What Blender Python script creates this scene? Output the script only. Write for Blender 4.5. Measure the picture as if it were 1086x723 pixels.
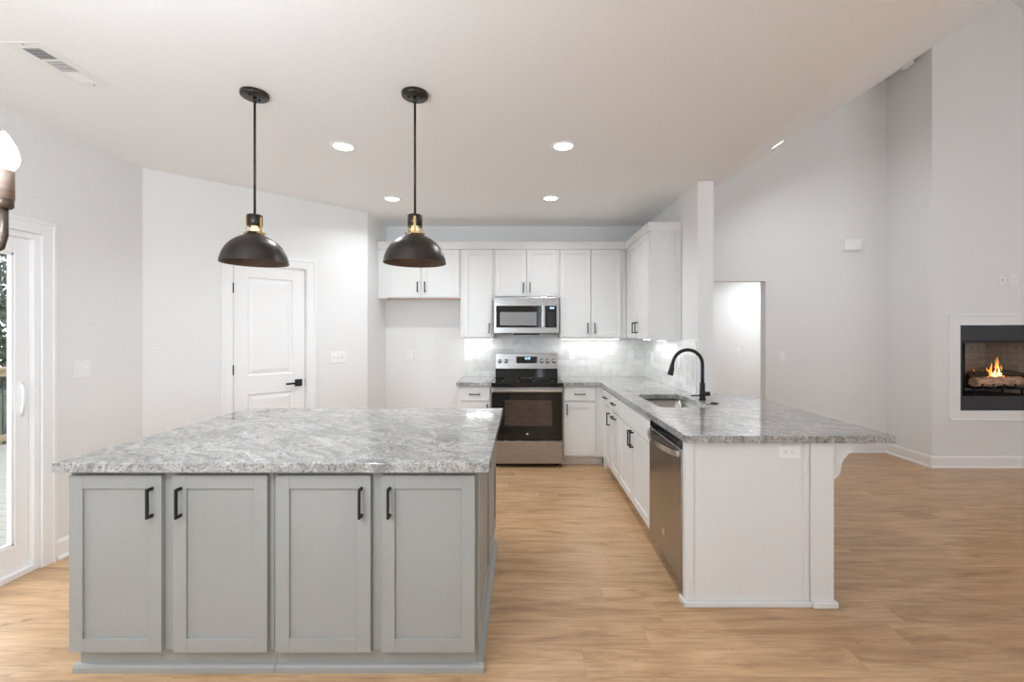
import bpy, bmesh, math, random
from mathutils import Matrix, Vector
random.seed(7)
for _o in list(bpy.data.objects):
    bpy.data.objects.remove(_o)
SC = bpy.context.scene
COL = SC.collection
PI = math.pi

# ------------------------------------------------------------------ camera
F = 483.0                    # focal length in pixels of a 1086 px wide frame
CAMH = 1.455
cam = bpy.data.cameras.new('camera')
cam.sensor_width = 36.0
cam.sensor_fit = 'HORIZONTAL'
cam.lens = F / 1086 * 36.0
cam.shift_x = -10.0 / 1086
cam.shift_y = -9.5 / 1086
cam.clip_start = 0.02
camo = bpy.data.objects.new('camera', cam)
COL.objects.link(camo)
camo.location = (0, 0, CAMH)
camo.rotation_euler = (PI / 2, 0, 0)
SC.camera = camo

# ------------------------------------------------------------------ world, light, exposure
W_STRENGTH = 4.6
wd = bpy.data.worlds.new('overcast_sky')
SC.world = wd
wd.use_nodes = True
nt = wd.node_tree
nt.nodes.clear()
_g = nt.nodes.new('ShaderNodeTexCoord')
_s = nt.nodes.new('ShaderNodeSeparateXYZ')
_r = nt.nodes.new('ShaderNodeValToRGB')
_b = nt.nodes.new('ShaderNodeBackground')
_o = nt.nodes.new('ShaderNodeOutputWorld')
# overcast sky above the horizon, brighter lower half added to lift the ceilings
_m = nt.nodes.new('ShaderNodeMapRange')
_m.inputs['From Min'].default_value = -1.0
_m.inputs['From Max'].default_value = 1.0
_e = _r.color_ramp.elements
_e.new(0.5)
_e[0].position, _e[0].color = 0.0, (1.50, 1.70, 1.93, 1)
_e[1].position, _e[1].color = 0.49, (1.45, 1.65, 1.88, 1)
_e[2].position, _e[2].color = 0.53, (0.77, 0.86, 0.945, 1)
nt.links.new(_g.outputs['Generated'], _s.inputs[0])
nt.links.new(_s.outputs[2], _m.inputs['Value'])
nt.links.new(_m.outputs[0], _r.inputs[0])
nt.links.new(_r.outputs[0], _b.inputs[0])
# sky brightened on the left (-X) side to add daylight through the slider
_w = nt.nodes.new('ShaderNodeMapRange')
_w.inputs['From Min'].default_value = -1.0
_w.inputs['From Max'].default_value = 0.2
_w.inputs['To Min'].default_value = W_STRENGTH * 1.5
_w.inputs['To Max'].default_value = W_STRENGTH
nt.links.new(_s.outputs[0], _w.inputs['Value'])
nt.links.new(_w.outputs[0], _b.inputs[1])
nt.links.new(_b.outputs[0], _o.inputs[0])

CAN_W = 9.0        # recessed can lights
STRIP_W = 1.0       # under-cabinet strips
CANDLE_W = 12.0      # each chandelier bulb
SC.view_settings.view_transform = 'Standard'
SC.view_settings.look = 'None'
SC.view_settings.gamma = 1.0
SC.view_settings.use_curve_mapping = False
SC.view_settings.exposure = -0.08
SC.cycles.max_bounces = 14
SC.cycles.diffuse_bounces = 8
SC.cycles.glossy_bounces = 5
SC.cycles.transparent_max_bounces = 12
SC.cycles.caustics_reflective = False
SC.cycles.caustics_refractive = False


def area_light(name, loc, size, size_y, power, rot, color=(1, 1, 1), parent=None, shape='RECTANGLE', portal=False, spread=PI):
    l = bpy.data.lights.new(name, 'AREA')
    l.shape = shape
    l.size = size
    l.size_y = size_y
    l.energy = power
    l.color = color
    l.spread = spread
    if portal:
        l.cycles.is_portal = True
    o = bpy.data.objects.new(name, l)
    COL.objects.link(o)
    o.location = loc
    o.rotation_euler = rot
    if parent:
        o.parent = parent
    return o


# ------------------------------------------------------------------ materials
class NT:
    def __init__(s, name):
        s.m = bpy.data.materials.new(name)
        s.m.use_nodes = True
        s.t = s.m.node_tree
        s.b = s.t.nodes['Principled BSDF']
        s.tc = None

    def n(s, typ, **kw):
        x = s.t.nodes.new(typ)
        for k, v in kw.items():
            if hasattr(x, k):
                setattr(x, k, v)
            else:
                x.inputs[k].default_value = v
        return x

    def l(s, a, b):
        s.t.links.new(a, b)

    def coord(s, scale=(1, 1, 1), rot=(0, 0, 0)):
        if s.tc is None:
            s.tc = s.n('ShaderNodeTexCoord')
        mp = s.n('ShaderNodeMapping')
        mp.inputs['Scale'].default_value = scale
        mp.inputs['Rotation'].default_value = rot
        s.l(s.tc.outputs['Object'], mp.inputs['Vector'])
        return mp.outputs[0]

    def noise(s, vec, scale, detail=3, rough=0.5, dist=0.0):
        x = s.n('ShaderNodeTexNoise')
        x.inputs['Scale'].default_value = scale
        x.inputs['Detail'].default_value = detail
        x.inputs['Roughness'].default_value = rough
        x.inputs['Distortion'].default_value = dist
        s.l(vec, x.inputs['Vector'])
        return x

    def ramp(s, fac, stops):
        x = s.n('ShaderNodeValToRGB')
        e = x.color_ramp.elements
        while len(e) < len(stops):
            e.new(0.5)
        for i, (p, c) in enumerate(stops):
            e[i].position = p
            e[i].color = (c[0], c[1], c[2], 1) if not isinstance(c, (int, float)) else (c, c, c, 1)
        s.l(fac, x.inputs[0])
        return x.outputs[0]

    def mix(s, fac, a, b, mode='MIX'):
        x = s.n('ShaderNodeMix', data_type='RGBA', blend_type=mode)
        for sock, v in ((x.inputs[0], fac), (x.inputs[6], a), (x.inputs[7], b)):
            if hasattr(v, 'is_linked'):
                s.l(v, sock)
            elif isinstance(v, (int, float)):
                sock.default_value = v
            else:
                sock.default_value = (v[0], v[1], v[2], 1)
        return x.outputs[2]

    def bump(s, h, strength, dist=0.01):
        x = s.n('ShaderNodeBump')
        x.inputs['Strength'].default_value = strength
        x.inputs['Distance'].default_value = dist
        s.l(h, x.inputs['Height'])
        s.l(x.outputs[0], s.b.inputs['Normal'])

    def base(s, col=None, rough=None, metal=None, spec=None):
        if col is not None:
            if hasattr(col, 'is_linked'):
                s.l(col, s.b.inputs['Base Color'])
            else:
                s.b.inputs['Base Color'].default_value = (col[0], col[1], col[2], 1)
        if rough is not None:
            if hasattr(rough, 'is_linked'):
                s.l(rough, s.b.inputs['Roughness'])
            else:
                s.b.inputs['Roughness'].default_value = rough
        if metal is not None:
            s.b.inputs['Metallic'].default_value = metal
        if spec is not None:
            s.b.inputs['Specular IOR Level'].default_value = spec
        return s


def paint(name, col, rough=0.5, var=0.02, bump=0.03, scale=60):
    t = NT(name)
    v = t.coord()
    n = t.noise(v, scale, 3)
    lo = tuple(c * (1 - var) for c in col)
    hi = tuple(min(1, c * (1 + var)) for c in col)
    t.base(t.ramp(n.outputs[0], [(0.3, lo), (0.7, hi)]), rough, 0.0, 0.4)
    if bump:
        t.bump(n.outputs[0], bump, 0.002)
    return t.m


def metal(name, col, rough, stretch=(1, 1, 120), var=0.06):
    t = NT(name)
    v = t.coord(stretch)
    n = t.noise(v, 6, 3)
    t.base(t.ramp(n.outputs[0], [(0.3, tuple(c * (1 - var) for c in col)), (0.7, col)]),
           t.ramp(n.outputs[0], [(0.3, rough * 0.85), (0.7, rough * 1.15)]), 1.0)
    return t.m


def emit(name, col, strength):
    t = NT(name)
    t.base(col, 0.5)
    t.b.inputs['Emission Color'].default_value = (col[0], col[1], col[2], 1)
    t.b.inputs['Emission Strength'].default_value = strength
    return t.m


WALL = paint('wall_paint', (0.80, 0.80, 0.795), 0.6)
CEIL = paint('ceiling_paint', (0.90, 0.90, 0.90), 0.75)
TRIM = paint('trim_paint', (0.86, 0.86, 0.855), 0.35, 0.01, 0.0)
CABW = paint('white_cabinet_paint', (0.76, 0.76, 0.75), 0.38, 0.01, 0.0)
CABG = paint('greige_cabinet_paint', (0.345, 0.352, 0.336), 0.42, 0.015, 0.01)
PLAST = paint('white_plastic', (0.86, 0.86, 0.855), 0.35, 0.01, 0.0)
PLASTS = paint('socket_slot_grey', (0.16, 0.16, 0.16), 0.5, 0.02, 0.0)
VINYL = paint('white_vinyl', (0.88, 0.88, 0.88), 0.35, 0.01, 0.0)
BLACK = paint('matte_black_metal', (0.009, 0.009, 0.009), 0.52, 0.1, 0.0)
DARK = paint('dark_recess', (0.02, 0.02, 0.02), 0.7, 0.1, 0.0)
VENTD = paint('duct_grey', (0.18, 0.18, 0.18), 0.7, 0.1, 0.0)
RAWWOOD = paint('raw_birch_edge', (0.45, 0.26, 0.13), 0.6, 0.15, 0.0)
STEEL = metal('brushed_stainless', (0.47, 0.465, 0.455), 0.28, (1, 1, 120))
STEELH = metal('brushed_stainless_bright', (0.58, 0.575, 0.565), 0.22, (1, 1, 80))
STEELD = metal('dark_stainless', (0.42, 0.41, 0.40), 0.24, (1, 120, 1))
SINKM = metal('satin_sink_steel', (0.62, 0.60, 0.57), 0.33, (60, 1, 1))
BRASS = metal('satin_brass', (0.80, 0.58, 0.25), 0.28, (4, 4, 40))
CHROME = metal('pale_badge_metal', (0.8, 0.8, 0.8), 0.2, (1, 1, 1))

_t = NT('dark_bronze')
_n = _t.noise(_t.coord(), 18, 5)
_t.base(_t.ramp(_n.outputs[0], [(0.3, (0.035, 0.030, 0.026)), (0.75, (0.06, 0.052, 0.044))]), 0.34, 0.65)
BRONZE = _t.m
_t = NT('bronze_shade_lining')
_n = _t.noise(_t.coord(), 14, 5)
_t.base(_t.ramp(_n.outputs[0], [(0.3, (0.10, 0.065, 0.045)), (0.75, (0.17, 0.11, 0.075))]), 0.45, 0.5)
BRONZEIN = _t.m
_t = NT('chandelier_bronze')
_n = _t.noise(_t.coord((1, 1, 3)), 25, 4)
_t.base(_t.ramp(_n.outputs[0], [(0.3, (0.09, 0.065, 0.05)), (0.75, (0.16, 0.12, 0.09))]), 0.4, 0.6)
CHBRONZE = _t.m
_t = NT('candle_sleeve')
_n = _t.noise(_t.coord((1, 1, 4)), 25, 4)
_t.base(_t.ramp(_n.outputs[0], [(0.3, (0.30, 0.22, 0.17)), (0.75, (0.42, 0.33, 0.27))]), 0.5)
SLEEVE = _t.m

_t = NT('black_glass')
_n = _t.noise(_t.coord(), 3, 2)
_t.base(_t.ramp(_n.outputs[0], [(0.3, 0.008), (0.7, 0.012)]), 0.06, 0.0, 0.5)
BGLASS = _t.m
_t = NT('oven_window_glass')
_n = _t.noise(_t.coord((3, 3, 10)), 3, 3)
_t.base(_t.ramp(_n.outputs[0], [(0.3, (0.05, 0.035, 0.028)), (0.7, (0.085, 0.06, 0.05))]), 0.08, 0.0, 0.5)
OVENW = _t.m
_t = NT('microwave_window_mesh')
_n = _t.noise(_t.coord(), 300, 1)
_t.base(_t.ramp(_n.outputs[0], [(0.3, 0.20), (0.7, 0.27)]), 0.2, 0.0, 0.5)
MICW = _t.m

# granite
def granite():
    t = NT('grey_white_granite')
    v = t.coord((1, 1, 1), (0.3, 0.2, 0.7))
    warp = t.noise(v, 1.6, 5, 0.55)
    va = t.n('ShaderNodeVectorMath', operation='MULTIPLY_ADD')
    t.l(warp.outputs[1], va.inputs[0])
    va.inputs[1].default_value = (0.55, 0.55, 0.55)
    t.l(v, va.inputs[2])
    mp = t.n('ShaderNodeMapping')
    mp.inputs['Scale'].default_value = (1.6, 17.0, 9.0)
    t.l(va.outputs[0], mp.inputs['Vector'])
    streak = t.noise(mp.outputs[0], 1.6, 9, 0.68, 0.35)
    base = t.ramp(streak.outputs[0], [(0.30, (0.17, 0.168, 0.162)), (0.42, (0.28, 0.276, 0.264)), (0.54, (0.38, 0.374, 0.358)), (0.72, (0.52, 0.51, 0.49))])
    mp3 = t.n('ShaderNodeMapping')
    mp3.inputs['Scale'].default_value = (7.0, 55.0, 30.0)
    t.l(va.outputs[0], mp3.inputs['Vector'])
    st2 = t.noise(mp3.outputs[0], 1.4, 5, 0.6, 0.4)
    base = t.mix(1.0, base, t.ramp(st2.outputs[0], [(0.32, 0.68), (0.50, 1.0), (0.70, 1.22)]), 'MULTIPLY')
    cloud = t.noise(va.outputs[0], 3.0, 4)
    cl = t.ramp(cloud.outputs[0], [(0.35, 0.90), (0.65, 1.16)])
    base = t.mix(1.0, base, cl, 'MULTIPLY')
    # pale long veins
    vein = t.noise(va.outputs[0], 2.4, 6, 0.6, 0.8)
    sub = t.n('ShaderNodeMath', operation='SUBTRACT')
    t.l(vein.outputs[0], sub.inputs[0])
    sub.inputs[1].default_value = 0.5
    ab = t.n('ShaderNodeMath', operation='ABSOLUTE')
    t.l(sub.outputs[0], ab.inputs[0])
    vf = t.ramp(ab.outputs[0], [(0.0, 0.45), (0.018, 0.0)])
    base = t.mix(vf, base, (0.74, 0.73, 0.71))
    # dark flecks
    fl = t.noise(v, 95, 3, 0.6)
    ff = t.ramp(fl.outputs[0], [(0.35, 0.75), (0.47, 0.0)])
    base = t.mix(ff, base, (0.06, 0.06, 0.06))
    fw = t.noise(v, 90, 2, 0.5)
    wf = t.ramp(fw.outputs[0], [(0.60, 0.0), (0.75, 0.3)])
    base = t.mix(wf, base, (0.75, 0.74, 0.72))
    t.base(base, 0.09, 0.0, 0.5)
    return t.m


GRANITE = granite()

# wood plank floor
def planks():
    t = NT('light_oak_planks')
    v = t.coord()
    br = t.n('ShaderNodeTexBrick')
    br.offset = 0.0
    br.inputs['Color1'].default_value = (0, 0, 0, 1)
    br.inputs['Color2'].default_value = (1, 1, 1, 1)
    br.inputs['Mortar'].default_value = (0.5, 0.5, 0.5, 1)
    br.inputs['Scale'].default_value = 1.0
    br.inputs['Mortar Size'].default_value = 0.0010
    br.inputs['Mortar Smooth'].default_value = 0.2
    br.inputs['Brick Width'].default_value = 1.22
    br.inputs['Row Height'].default_value = 0.18
    sp = t.n('ShaderNodeSeparateXYZ')
    t.l(v, sp.inputs[0])
    dv = t.n('ShaderNodeMath', operation='DIVIDE')
    t.l(sp.outputs[1], dv.inputs[0])
    dv.inputs[1].default_value = 0.18
    fl_ = t.n('ShaderNodeMath', operation='FLOOR')
    t.l(dv.outputs[0], fl_.inputs[0])
    wn = t.n('ShaderNodeTexWhiteNoise', noise_dimensions='1D')
    t.l(fl_.outputs[0], wn.inputs['W'])
    ax = t.n('ShaderNodeMath', operation='MULTIPLY_ADD')
    t.l(wn.outputs[0], ax.inputs[0])
    ax.inputs[1].default_value = 1.22
    t.l(sp.outputs[0], ax.inputs[2])
    cx = t.n('ShaderNodeCombineXYZ')
    t.l(ax.outputs[0], cx.inputs[0])
    t.l(sp.outputs[1], cx.inputs[1])
    t.l(cx.outputs[0], br.inputs['Vector'])
    off = t.n('ShaderNodeVectorMath', operation='MULTIPLY_ADD')
    t.l(br.outputs[0], off.inputs[0])
    off.inputs[1].default_value = (13.0, 7.0, 0)
    t.l(v, off.inputs[2])
    mp = t.n('ShaderNodeMapping')
    mp.inputs['Scale'].default_value = (1.0, 5.5, 1.0)
    t.l(off.outputs[0], mp.inputs['Vector'])
    big = t.noise(mp.outputs[0], 1.7, 8, 0.66, 0.9)
    mp2 = t.n('ShaderNodeMapping')
    mp2.inputs['Scale'].default_value = (2.5, 60.0, 1.0)
    t.l(off.outputs[0], mp2.inputs['Vector'])
    fine = t.noise(mp2.outputs[0], 1.6, 5, 0.6)
    col = t.ramp(big.outputs[0], [(0.28, (0.34, 0.195, 0.098)), (0.42, (0.50, 0.306, 0.160)), (0.54, (0.60, 0.380, 0.208)), (0.70, (0.68, 0.455, 0.27))])
    fcol = t.ramp(fine.outputs[0], [(0.3, 0.80), (0.65, 1.08)])
    col = t.mix(1.0, col, fcol, 'MULTIPLY')
    tone = t.ramp(br.outputs[0], [(0.0, 0.95), (1.0, 1.04)])
    col = t.mix(1.0, col, tone, 'MULTIPLY')
    # knots
    mk = t.n('ShaderNodeMapping')
    mk.inputs['Scale'].default_value = (1.6, 4.0, 1.0)
    t.l(off.outputs[0], mk.inputs['Vector'])
    kn = t.noise(mk.outputs[0], 2.6, 3, 0.6, 0.6)
    kf = t.ramp(kn.outputs[0], [(0.68, 0.0), (0.76, 0.6)])
    col = t.mix(kf, col, (0.20, 0.115, 0.06))
    seam = t.n('ShaderNodeMath', operation='MULTIPLY')
    t.l(br.outputs[1], seam.inputs[0])
    seam.inputs[1].default_value = 0.45
    col = t.mix(seam.outputs[0], col, (0.22, 0.13, 0.07))
    t.base(col, 0.30, 0.0, 0.45)
    t.bump(fine.outputs[0], 0.06, 0.002)
    return t.m


FLOORM = planks()

# glazed tile
def tiles(name, horizontal_axis):
    t = NT(name)
    v = t.coord((1, 1, 1), (0, 0, 0))
    sp = t.n('ShaderNodeSeparateXYZ')
    t.l(v, sp.inputs[0])
    cb = t.n('ShaderNodeCombineXYZ')
    t.l(sp.outputs[0 if horizontal_axis == 'x' else 1], cb.inputs[0])
    t.l(sp.outputs[2], cb.inputs[1])
    br = t.n('ShaderNodeTexBrick')
    br.offset = 0.5
    br.inputs['Color1'].default_value = (0.72, 0.72, 0.69, 1)
    br.inputs['Color2'].default_value = (0.88, 0.88, 0.87, 1)
    br.inputs['Mortar'].default_value = (0.76, 0.76, 0.75, 1)
    br.inputs['Scale'].default_value = 1.0
    br.inputs['Mortar Size'].default_value = 0.0014
    br.inputs['Brick Width'].default_value = 0.20
    br.inputs['Row Height'].default_value = 0.0665
    t.l(cb.outputs[0], br.inputs['Vector'])
    n = t.noise(v, 14, 4, 0.6)
    c = t.mix(1.0, br.outputs[0], t.ramp(n.outputs[0], [(0.3, 0.90), (0.7, 1.05)]), 'MULTIPLY')
    t.base(c, 0.14, 0.0, 0.5)
    add = t.n('ShaderNodeMath', operation='MULTIPLY_ADD')
    t.l(br.outputs[1], add.inputs[0])
    add.inputs[1].default_value = -0.5
    t.l(n.outputs[0], add.inputs[2])
    t.bump(add.outputs[0], 0.35, 0.006)
    return t.m


TILEX = tiles('glazed_white_tile_back', 'x')
TILEY = tiles('glazed_white_tile_side', 'y')

_t = NT('window_glass')
_t.t.nodes.remove(_t.b)
_tr = _t.n('ShaderNodeBsdfTransparent')
_gl = _t.n('ShaderNodeBsdfGlossy')
_gl.inputs['Roughness'].default_value = 0.02
_fr = _t.n('ShaderNodeLayerWeight')
_mx = _t.n('ShaderNodeMixShader')
_t.l(_t.ramp(_fr.outputs['Facing'], [(0.0, 0.03), (0.7, 0.07), (1.0, 0.5)]), _mx.inputs[0])
_t.l(_tr.outputs[0], _mx.inputs[1])
_t.l(_gl.outputs[0], _mx.inputs[2])
_t.l(_mx.outputs[0], _t.t.nodes['Material Output'].inputs[0])
GLASS = _t.m

LENS = emit('lit_led_lens', (1.0, 0.98, 0.95), 6.0)
STRIPM = emit('lit_led_strip', (1.0, 0.98, 0.95), 5.0)
BULB = emit('lit_candle_bulb', (1.0, 0.96, 0.90), 8.0)
BULBW = emit('lit_filament_bulb', (1.0, 0.68, 0.38), 1.1)
LCD = emit('lit_clock_digits', (0.75, 0.9, 1.0), 0.9)

_t = NT('firebrick_panel')
_v = _t.coord()
_sp = _t.n('ShaderNodeSeparateXYZ')
_t.l(_v, _sp.inputs[0])
_ad = _t.n('ShaderNodeMath', operation='ADD')
_t.l(_sp.outputs[0], _ad.inputs[0])
_t.l(_sp.outputs[1], _ad.inputs[1])
_cb = _t.n('ShaderNodeCombineXYZ')
_t.l(_ad.outputs[0], _cb.inputs[0])
_t.l(_sp.outputs[2], _cb.inputs[1])
_br = _t.n('ShaderNodeTexBrick')
_br.inputs['Color1'].default_value = (0.34, 0.28, 0.22, 1)
_br.inputs['Color2'].default_value = (0.38, 0.32, 0.25, 1)
_br.inputs['Mortar'].default_value = (0.27, 0.22, 0.175, 1)
_br.inputs['Scale'].default_value = 1.0
_br.inputs['Mortar Size'].default_value = 0.004
_br.inputs['Brick Width'].default_value = 0.23
_br.inputs['Row Height'].default_value = 0.075
_t.l(_cb.outputs[0], _br.inputs['Vector'])
_n = _t.noise(_v, 20, 5)
_t.base(_t.mix(1.0, _br.outputs[0], _t.ramp(_n.outputs[0], [(0.3, 0.75), (0.7, 1.1)]), 'MULTIPLY'), 0.9)
_t.bump(_n.outputs[0], 0.3, 0.004)
FIREBRICK = _t.m

_t = NT('ceramic_log_bark')
_n = _t.noise(_t.coord((6, 30, 30)), 2.0, 6, 0.65)
_t.base(_t.ramp(_n.outputs[0], [(0.35, (0.16, 0.09, 0.06)), (0.5, (0.58, 0.35, 0.24)), (0.7, (0.72, 0.50, 0.36))]), 0.9)
_t.bump(_n.outputs[0], 0.8, 0.01)
LOGM = _t.m
_t = NT('charred_log')
_n = _t.noise(_t.coord((6, 30, 30)), 2.0, 6, 0.65)
_t.base(_t.ramp(_n.outputs[0], [(0.4, (0.02, 0.015, 0.012)), (0.7, (0.16, 0.09, 0.06))]), 0.95)
_t.bump(_n.outputs[0], 0.8, 0.01)
LOGD = _t.m
FLAME = emit('fire_flame', (1.0, 0.30, 0.05), 1.7)
FLAMEC = emit('fire_flame_core', (1.0, 0.66, 0.26), 2.6)
FIREMET = paint('charcoal_fireplace_steel', (0.036, 0.037, 0.041), 0.5, 0.1, 0.0)

_t = NT('deck_boards')
_v = _t.coord()
_n = _t.noise(_t.coord((2, 30, 2)), 2, 5)
_t.base(_t.ramp(_n.outputs[0], [(0.3, (0.17, 0.155, 0.125)), (0.7, (0.26, 0.24, 0.20))]), 0.8)
DECK = _t.m
_t = NT('pine_rail')
_n = _t.noise(_t.coord((12, 2, 12)), 3, 4)
_t.base(_t.ramp(_n.outputs[0], [(0.3, (0.20, 0.14, 0.08)), (0.7, (0.29, 0.21, 0.12))]), 0.8)
PINE = _t.m
_t = NT('lawn')
_n = _t.noise(_t.coord(), 3, 6)
_t.base(_t.ramp(_n.outputs[0], [(0.3, (0.035, 0.045, 0.018)), (0.7, (0.07, 0.08, 0.03))]), 0.95)
LAWN = _t.m
_t = NT('tree_bark')
_n = _t.noise(_t.coord((8, 8, 1)), 4, 5)
_t.base(_t.ramp(_n.outputs[0], [(0.3, (0.04, 0.03, 0.022)), (0.7, (0.10, 0.08, 0.06))]), 0.95)
BARK = _t.m
_t = NT('tree_leaf')
_n = _t.noise(_t.coord(), 1.2, 4)
_t.base(_t.ramp(_n.outputs[0], [(0.3, (0.02, 0.032, 0.012)), (0.7, (0.05, 0.065, 0.028))]), 0.7)
LEAF = _t.m


# ------------------------------------------------------------------ mesh builder
class MB:
    def __init__(s, M=None):
        s.bm = bmesh.new()
        s.M = M

    def _fin(s, verts, M=None):
        if s.M is not None:
            for v in verts:
                v.co = s.M @ v.co

    def box(s, x0, x1, y0, y1, z0, z1, b=0.0, seg=2):
        tb = bmesh.new()
        vs = [tb.verts.new((x, y, z)) for x in (x0, x1) for y in (y0, y1) for z in (z0, z1)]
        for f in ((0, 1, 3, 2), (4, 6, 7, 5), (0, 4, 5, 1), (2, 3, 7, 6), (0, 2, 6, 4), (1, 5, 7, 3)):
            tb.faces.new([vs[i] for i in f])
        if b:
            b = min(b, 0.45 * min(abs(x1 - x0), abs(y1 - y0), abs(z1 - z0)))
            bmesh.ops.bevel(tb, geom=list(tb.edges), offset=b, segments=seg, affect='EDGES', profile=0.5)
        s.merge(tb)
        return s

    def merge(s, tb, M=None):
        mp = {}
        for v in tb.verts:
            co = v.co
            if M is not None:
                co = M @ co
            if s.M is not None:
                co = s.M @ co
            mp[v] = s.bm.verts.new(co)
        for f in tb.faces:
            try:
                nf = s.bm.faces.new([mp[v] for v in f.verts])
                nf.smooth = f.smooth
            except ValueError:
                pass
        tb.free()

    def obox(s, M, sx, sy, sz, b=0.0):
        """box centred at the origin of matrix M"""
        tb = MB()
        tb.box(-sx / 2, sx / 2, -sy / 2, sy / 2, -sz / 2, sz / 2, b)
        s.merge(tb.bm, M)
        return s

    def prism(s, pts, axis, a0, a1, b=0.0):
        """polygon extruded along axis; pts are the two other coordinates in order"""
        tb = bmesh.new()
        def mk(p, a):
            if axis == 'x':
                return (a, p[0], p[1])
            if axis == 'y':
                return (p[0], a, p[1])
            return (p[0], p[1], a)
        A = [tb.verts.new(mk(p, a0)) for p in pts]
        B = [tb.verts.new(mk(p, a1)) for p in pts]
        n = len(pts)
        tb.faces.new(A)
        tb.faces.new(B[::-1])
        for i in range(n):
            tb.faces.new((A[i], B[i], B[(i + 1) % n], A[(i + 1) % n]))
        bmesh.ops.recalc_face_normals(tb, faces=list(tb.faces))
        if b:
            es = [e for e in tb.edges if len(e.link_faces) == 2 and e.calc_face_angle(0) > 0.6]
            bmesh.ops.bevel(tb, geom=es, offset=b, segments=2, affect='EDGES', profile=0.5)
        s.merge(tb)
        return s

    def slab(s, outer, holes, z0, z1, b=0.003):
        tb = bmesh.new()
        edges = []
        for loop in [outer] + holes:
            vs = [tb.verts.new((p[0], p[1], z0)) for p in loop]
            for i in range(len(vs)):
                edges.append(tb.edges.new((vs[i], vs[(i + 1) % len(vs)])))
        r = bmesh.ops.triangle_fill(tb, use_beauty=True, use_dissolve=False, edges=edges)
        faces = [f for f in r['geom'] if isinstance(f, bmesh.types.BMFace)]
        ex = bmesh.ops.extrude_face_region(tb, geom=faces)
        for v in ex['geom']:
            if isinstance(v, bmesh.types.BMVert):
                v.co.z = z1
        bmesh.ops.recalc_face_normals(tb, faces=list(tb.faces))
        if b:
            es = [e for e in tb.edges if len(e.link_faces) == 2 and e.calc_face_angle(0) > 1.2]
            bmesh.ops.bevel(tb, geom=es, offset=b, segments=2, affect='EDGES', profile=0.5)
        s.merge(tb)
        return s

    def lathe(s, prof, c=(0, 0, 0), seg=32, axis='z', smooth=True, closed=False):
        tb = bmesh.new()
        rings = []
        for r, h in prof:
            if r <= 1e-6:
                rings.append([tb.verts.new((0, 0, h))])
            else:
                rings.append([tb.verts.new((r * math.cos(2 * PI * k / seg), r * math.sin(2 * PI * k / seg), h)) for k in range(seg)])
        pairs = list(zip(rings[:-1], rings[1:]))
        if closed:
            pairs.append((rings[-1], rings[0]))
        for A, B in pairs:
            for k in range(seg):
                k2 = (k + 1) % seg
                if len(A) == 1 and len(B) == 1:
                    continue
                if len(A) == 1:
                    f = tb.faces.new((A[0], B[k], B[k2]))
                elif len(B) == 1:
                    f = tb.faces.new((A[k], A[k2], B[0]))
                else:
                    f = tb.faces.new((A[k], A[k2], B[k2], B[k]))
                f.smooth = smooth
        bmesh.ops.recalc_face_normals(tb, faces=list(tb.faces))
        M = Matrix.Translation(c)
        if axis == 'x':
            M = M @ Matrix.Rotation(PI / 2, 4, 'Y')
        elif axis == 'y':
            M = M @ Matrix.Rotation(-PI / 2, 4, 'X')
        s.merge(tb, M)
        return s

    def cyl(s, c, r, h, axis='z', seg=24, ch=0.0):
        if ch:
            p = [(0, 0), (r - ch, 0), (r, ch), (r, h - ch), (r - ch, h), (0, h)]
        else:
            p = [(0, 0), (r, 0), (r, h), (0, h)]
        return s.lathe(p, c, seg, axis, smooth=False)

    def tube(s, pts, r, seg=12, cap=True, flat=None):
        """round tube along pts; r float or list"""
        tb = bmesh.new()
        P = [Vector(p) for p in pts]
        n = len(P)
        R = r if isinstance(r, (list, tuple)) else [r] * n
        T = []
        for i in range(n):
            a = P[max(0, i - 1)]
            c = P[min(n - 1, i + 1)]
            T.append((c - a).normalized())
        up = Vector((0, 0, 1)) if abs(T[0].z) < 0.9 else Vector((0, 1, 0))
        u = (up - T[0] * up.dot(T[0])).normalized()
        rings = []
        for i in range(n):
            u = (u - T[i] * u.dot(T[i])).normalized()
            w = T[i].cross(u)
            ring = []
            for k in range(seg):
                a = 2 * PI * k / seg
                fx = flat if flat else 1.0
                ring.append(tb.verts.new(P[i] + (u * math.cos(a) + w * math.sin(a) * fx) * R[i]))
            rings.append(ring)
        for A, B in zip(rings[:-1], rings[1:]):
            for k in range(seg):
                f = tb.faces.new((A[k], A[(k + 1) % seg], B[(k + 1) % seg], B[k]))
                f.smooth = True
        if cap:
            tb.faces.new(rings[0][::-1])
            tb.faces.new(rings[-1])
        bmesh.ops.recalc_face_normals(tb, faces=list(tb.faces))
        s.merge(tb)
        return s

    def nested(s, loops):
        """loops: list of 4-corner loops; quads bridge successive loops, last loop capped"""
        tb = bmesh.new()
        L = [[tb.verts.new(p) for p in lp] for lp in loops]
        for A, B in zip(L[:-1], L[1:]):
            for k in range(4):
                tb.faces.new((A[k], A[(k + 1) % 4], B[(k + 1) % 4], B[k]))
        tb.faces.new(L[-1])
        bmesh.ops.recalc_face_normals(tb, faces=list(tb.faces))
        s.merge(tb)
        return s

    def shaker(s, x0, x1, z0, z1, y, w=0.057, th=0.02, rec=0.009):
        b = 0.0012
        s.box(x0, x0 + w, y, y + th, z0, z1, b)
        s.box(x1 - w, x1, y, y + th, z0, z1, b)
        s.box(x0 + w, x1 - w, y, y + th, z0, z0 + w, b)
        s.box(x0 + w, x1 - w, y, y + th, z1 - w, z1, b)
        s.box(x0 + w - .004, x1 - w + .004, y + rec, y + th - 0.001, z0 + w - .004, z1 - w + .004)
        return s

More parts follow.
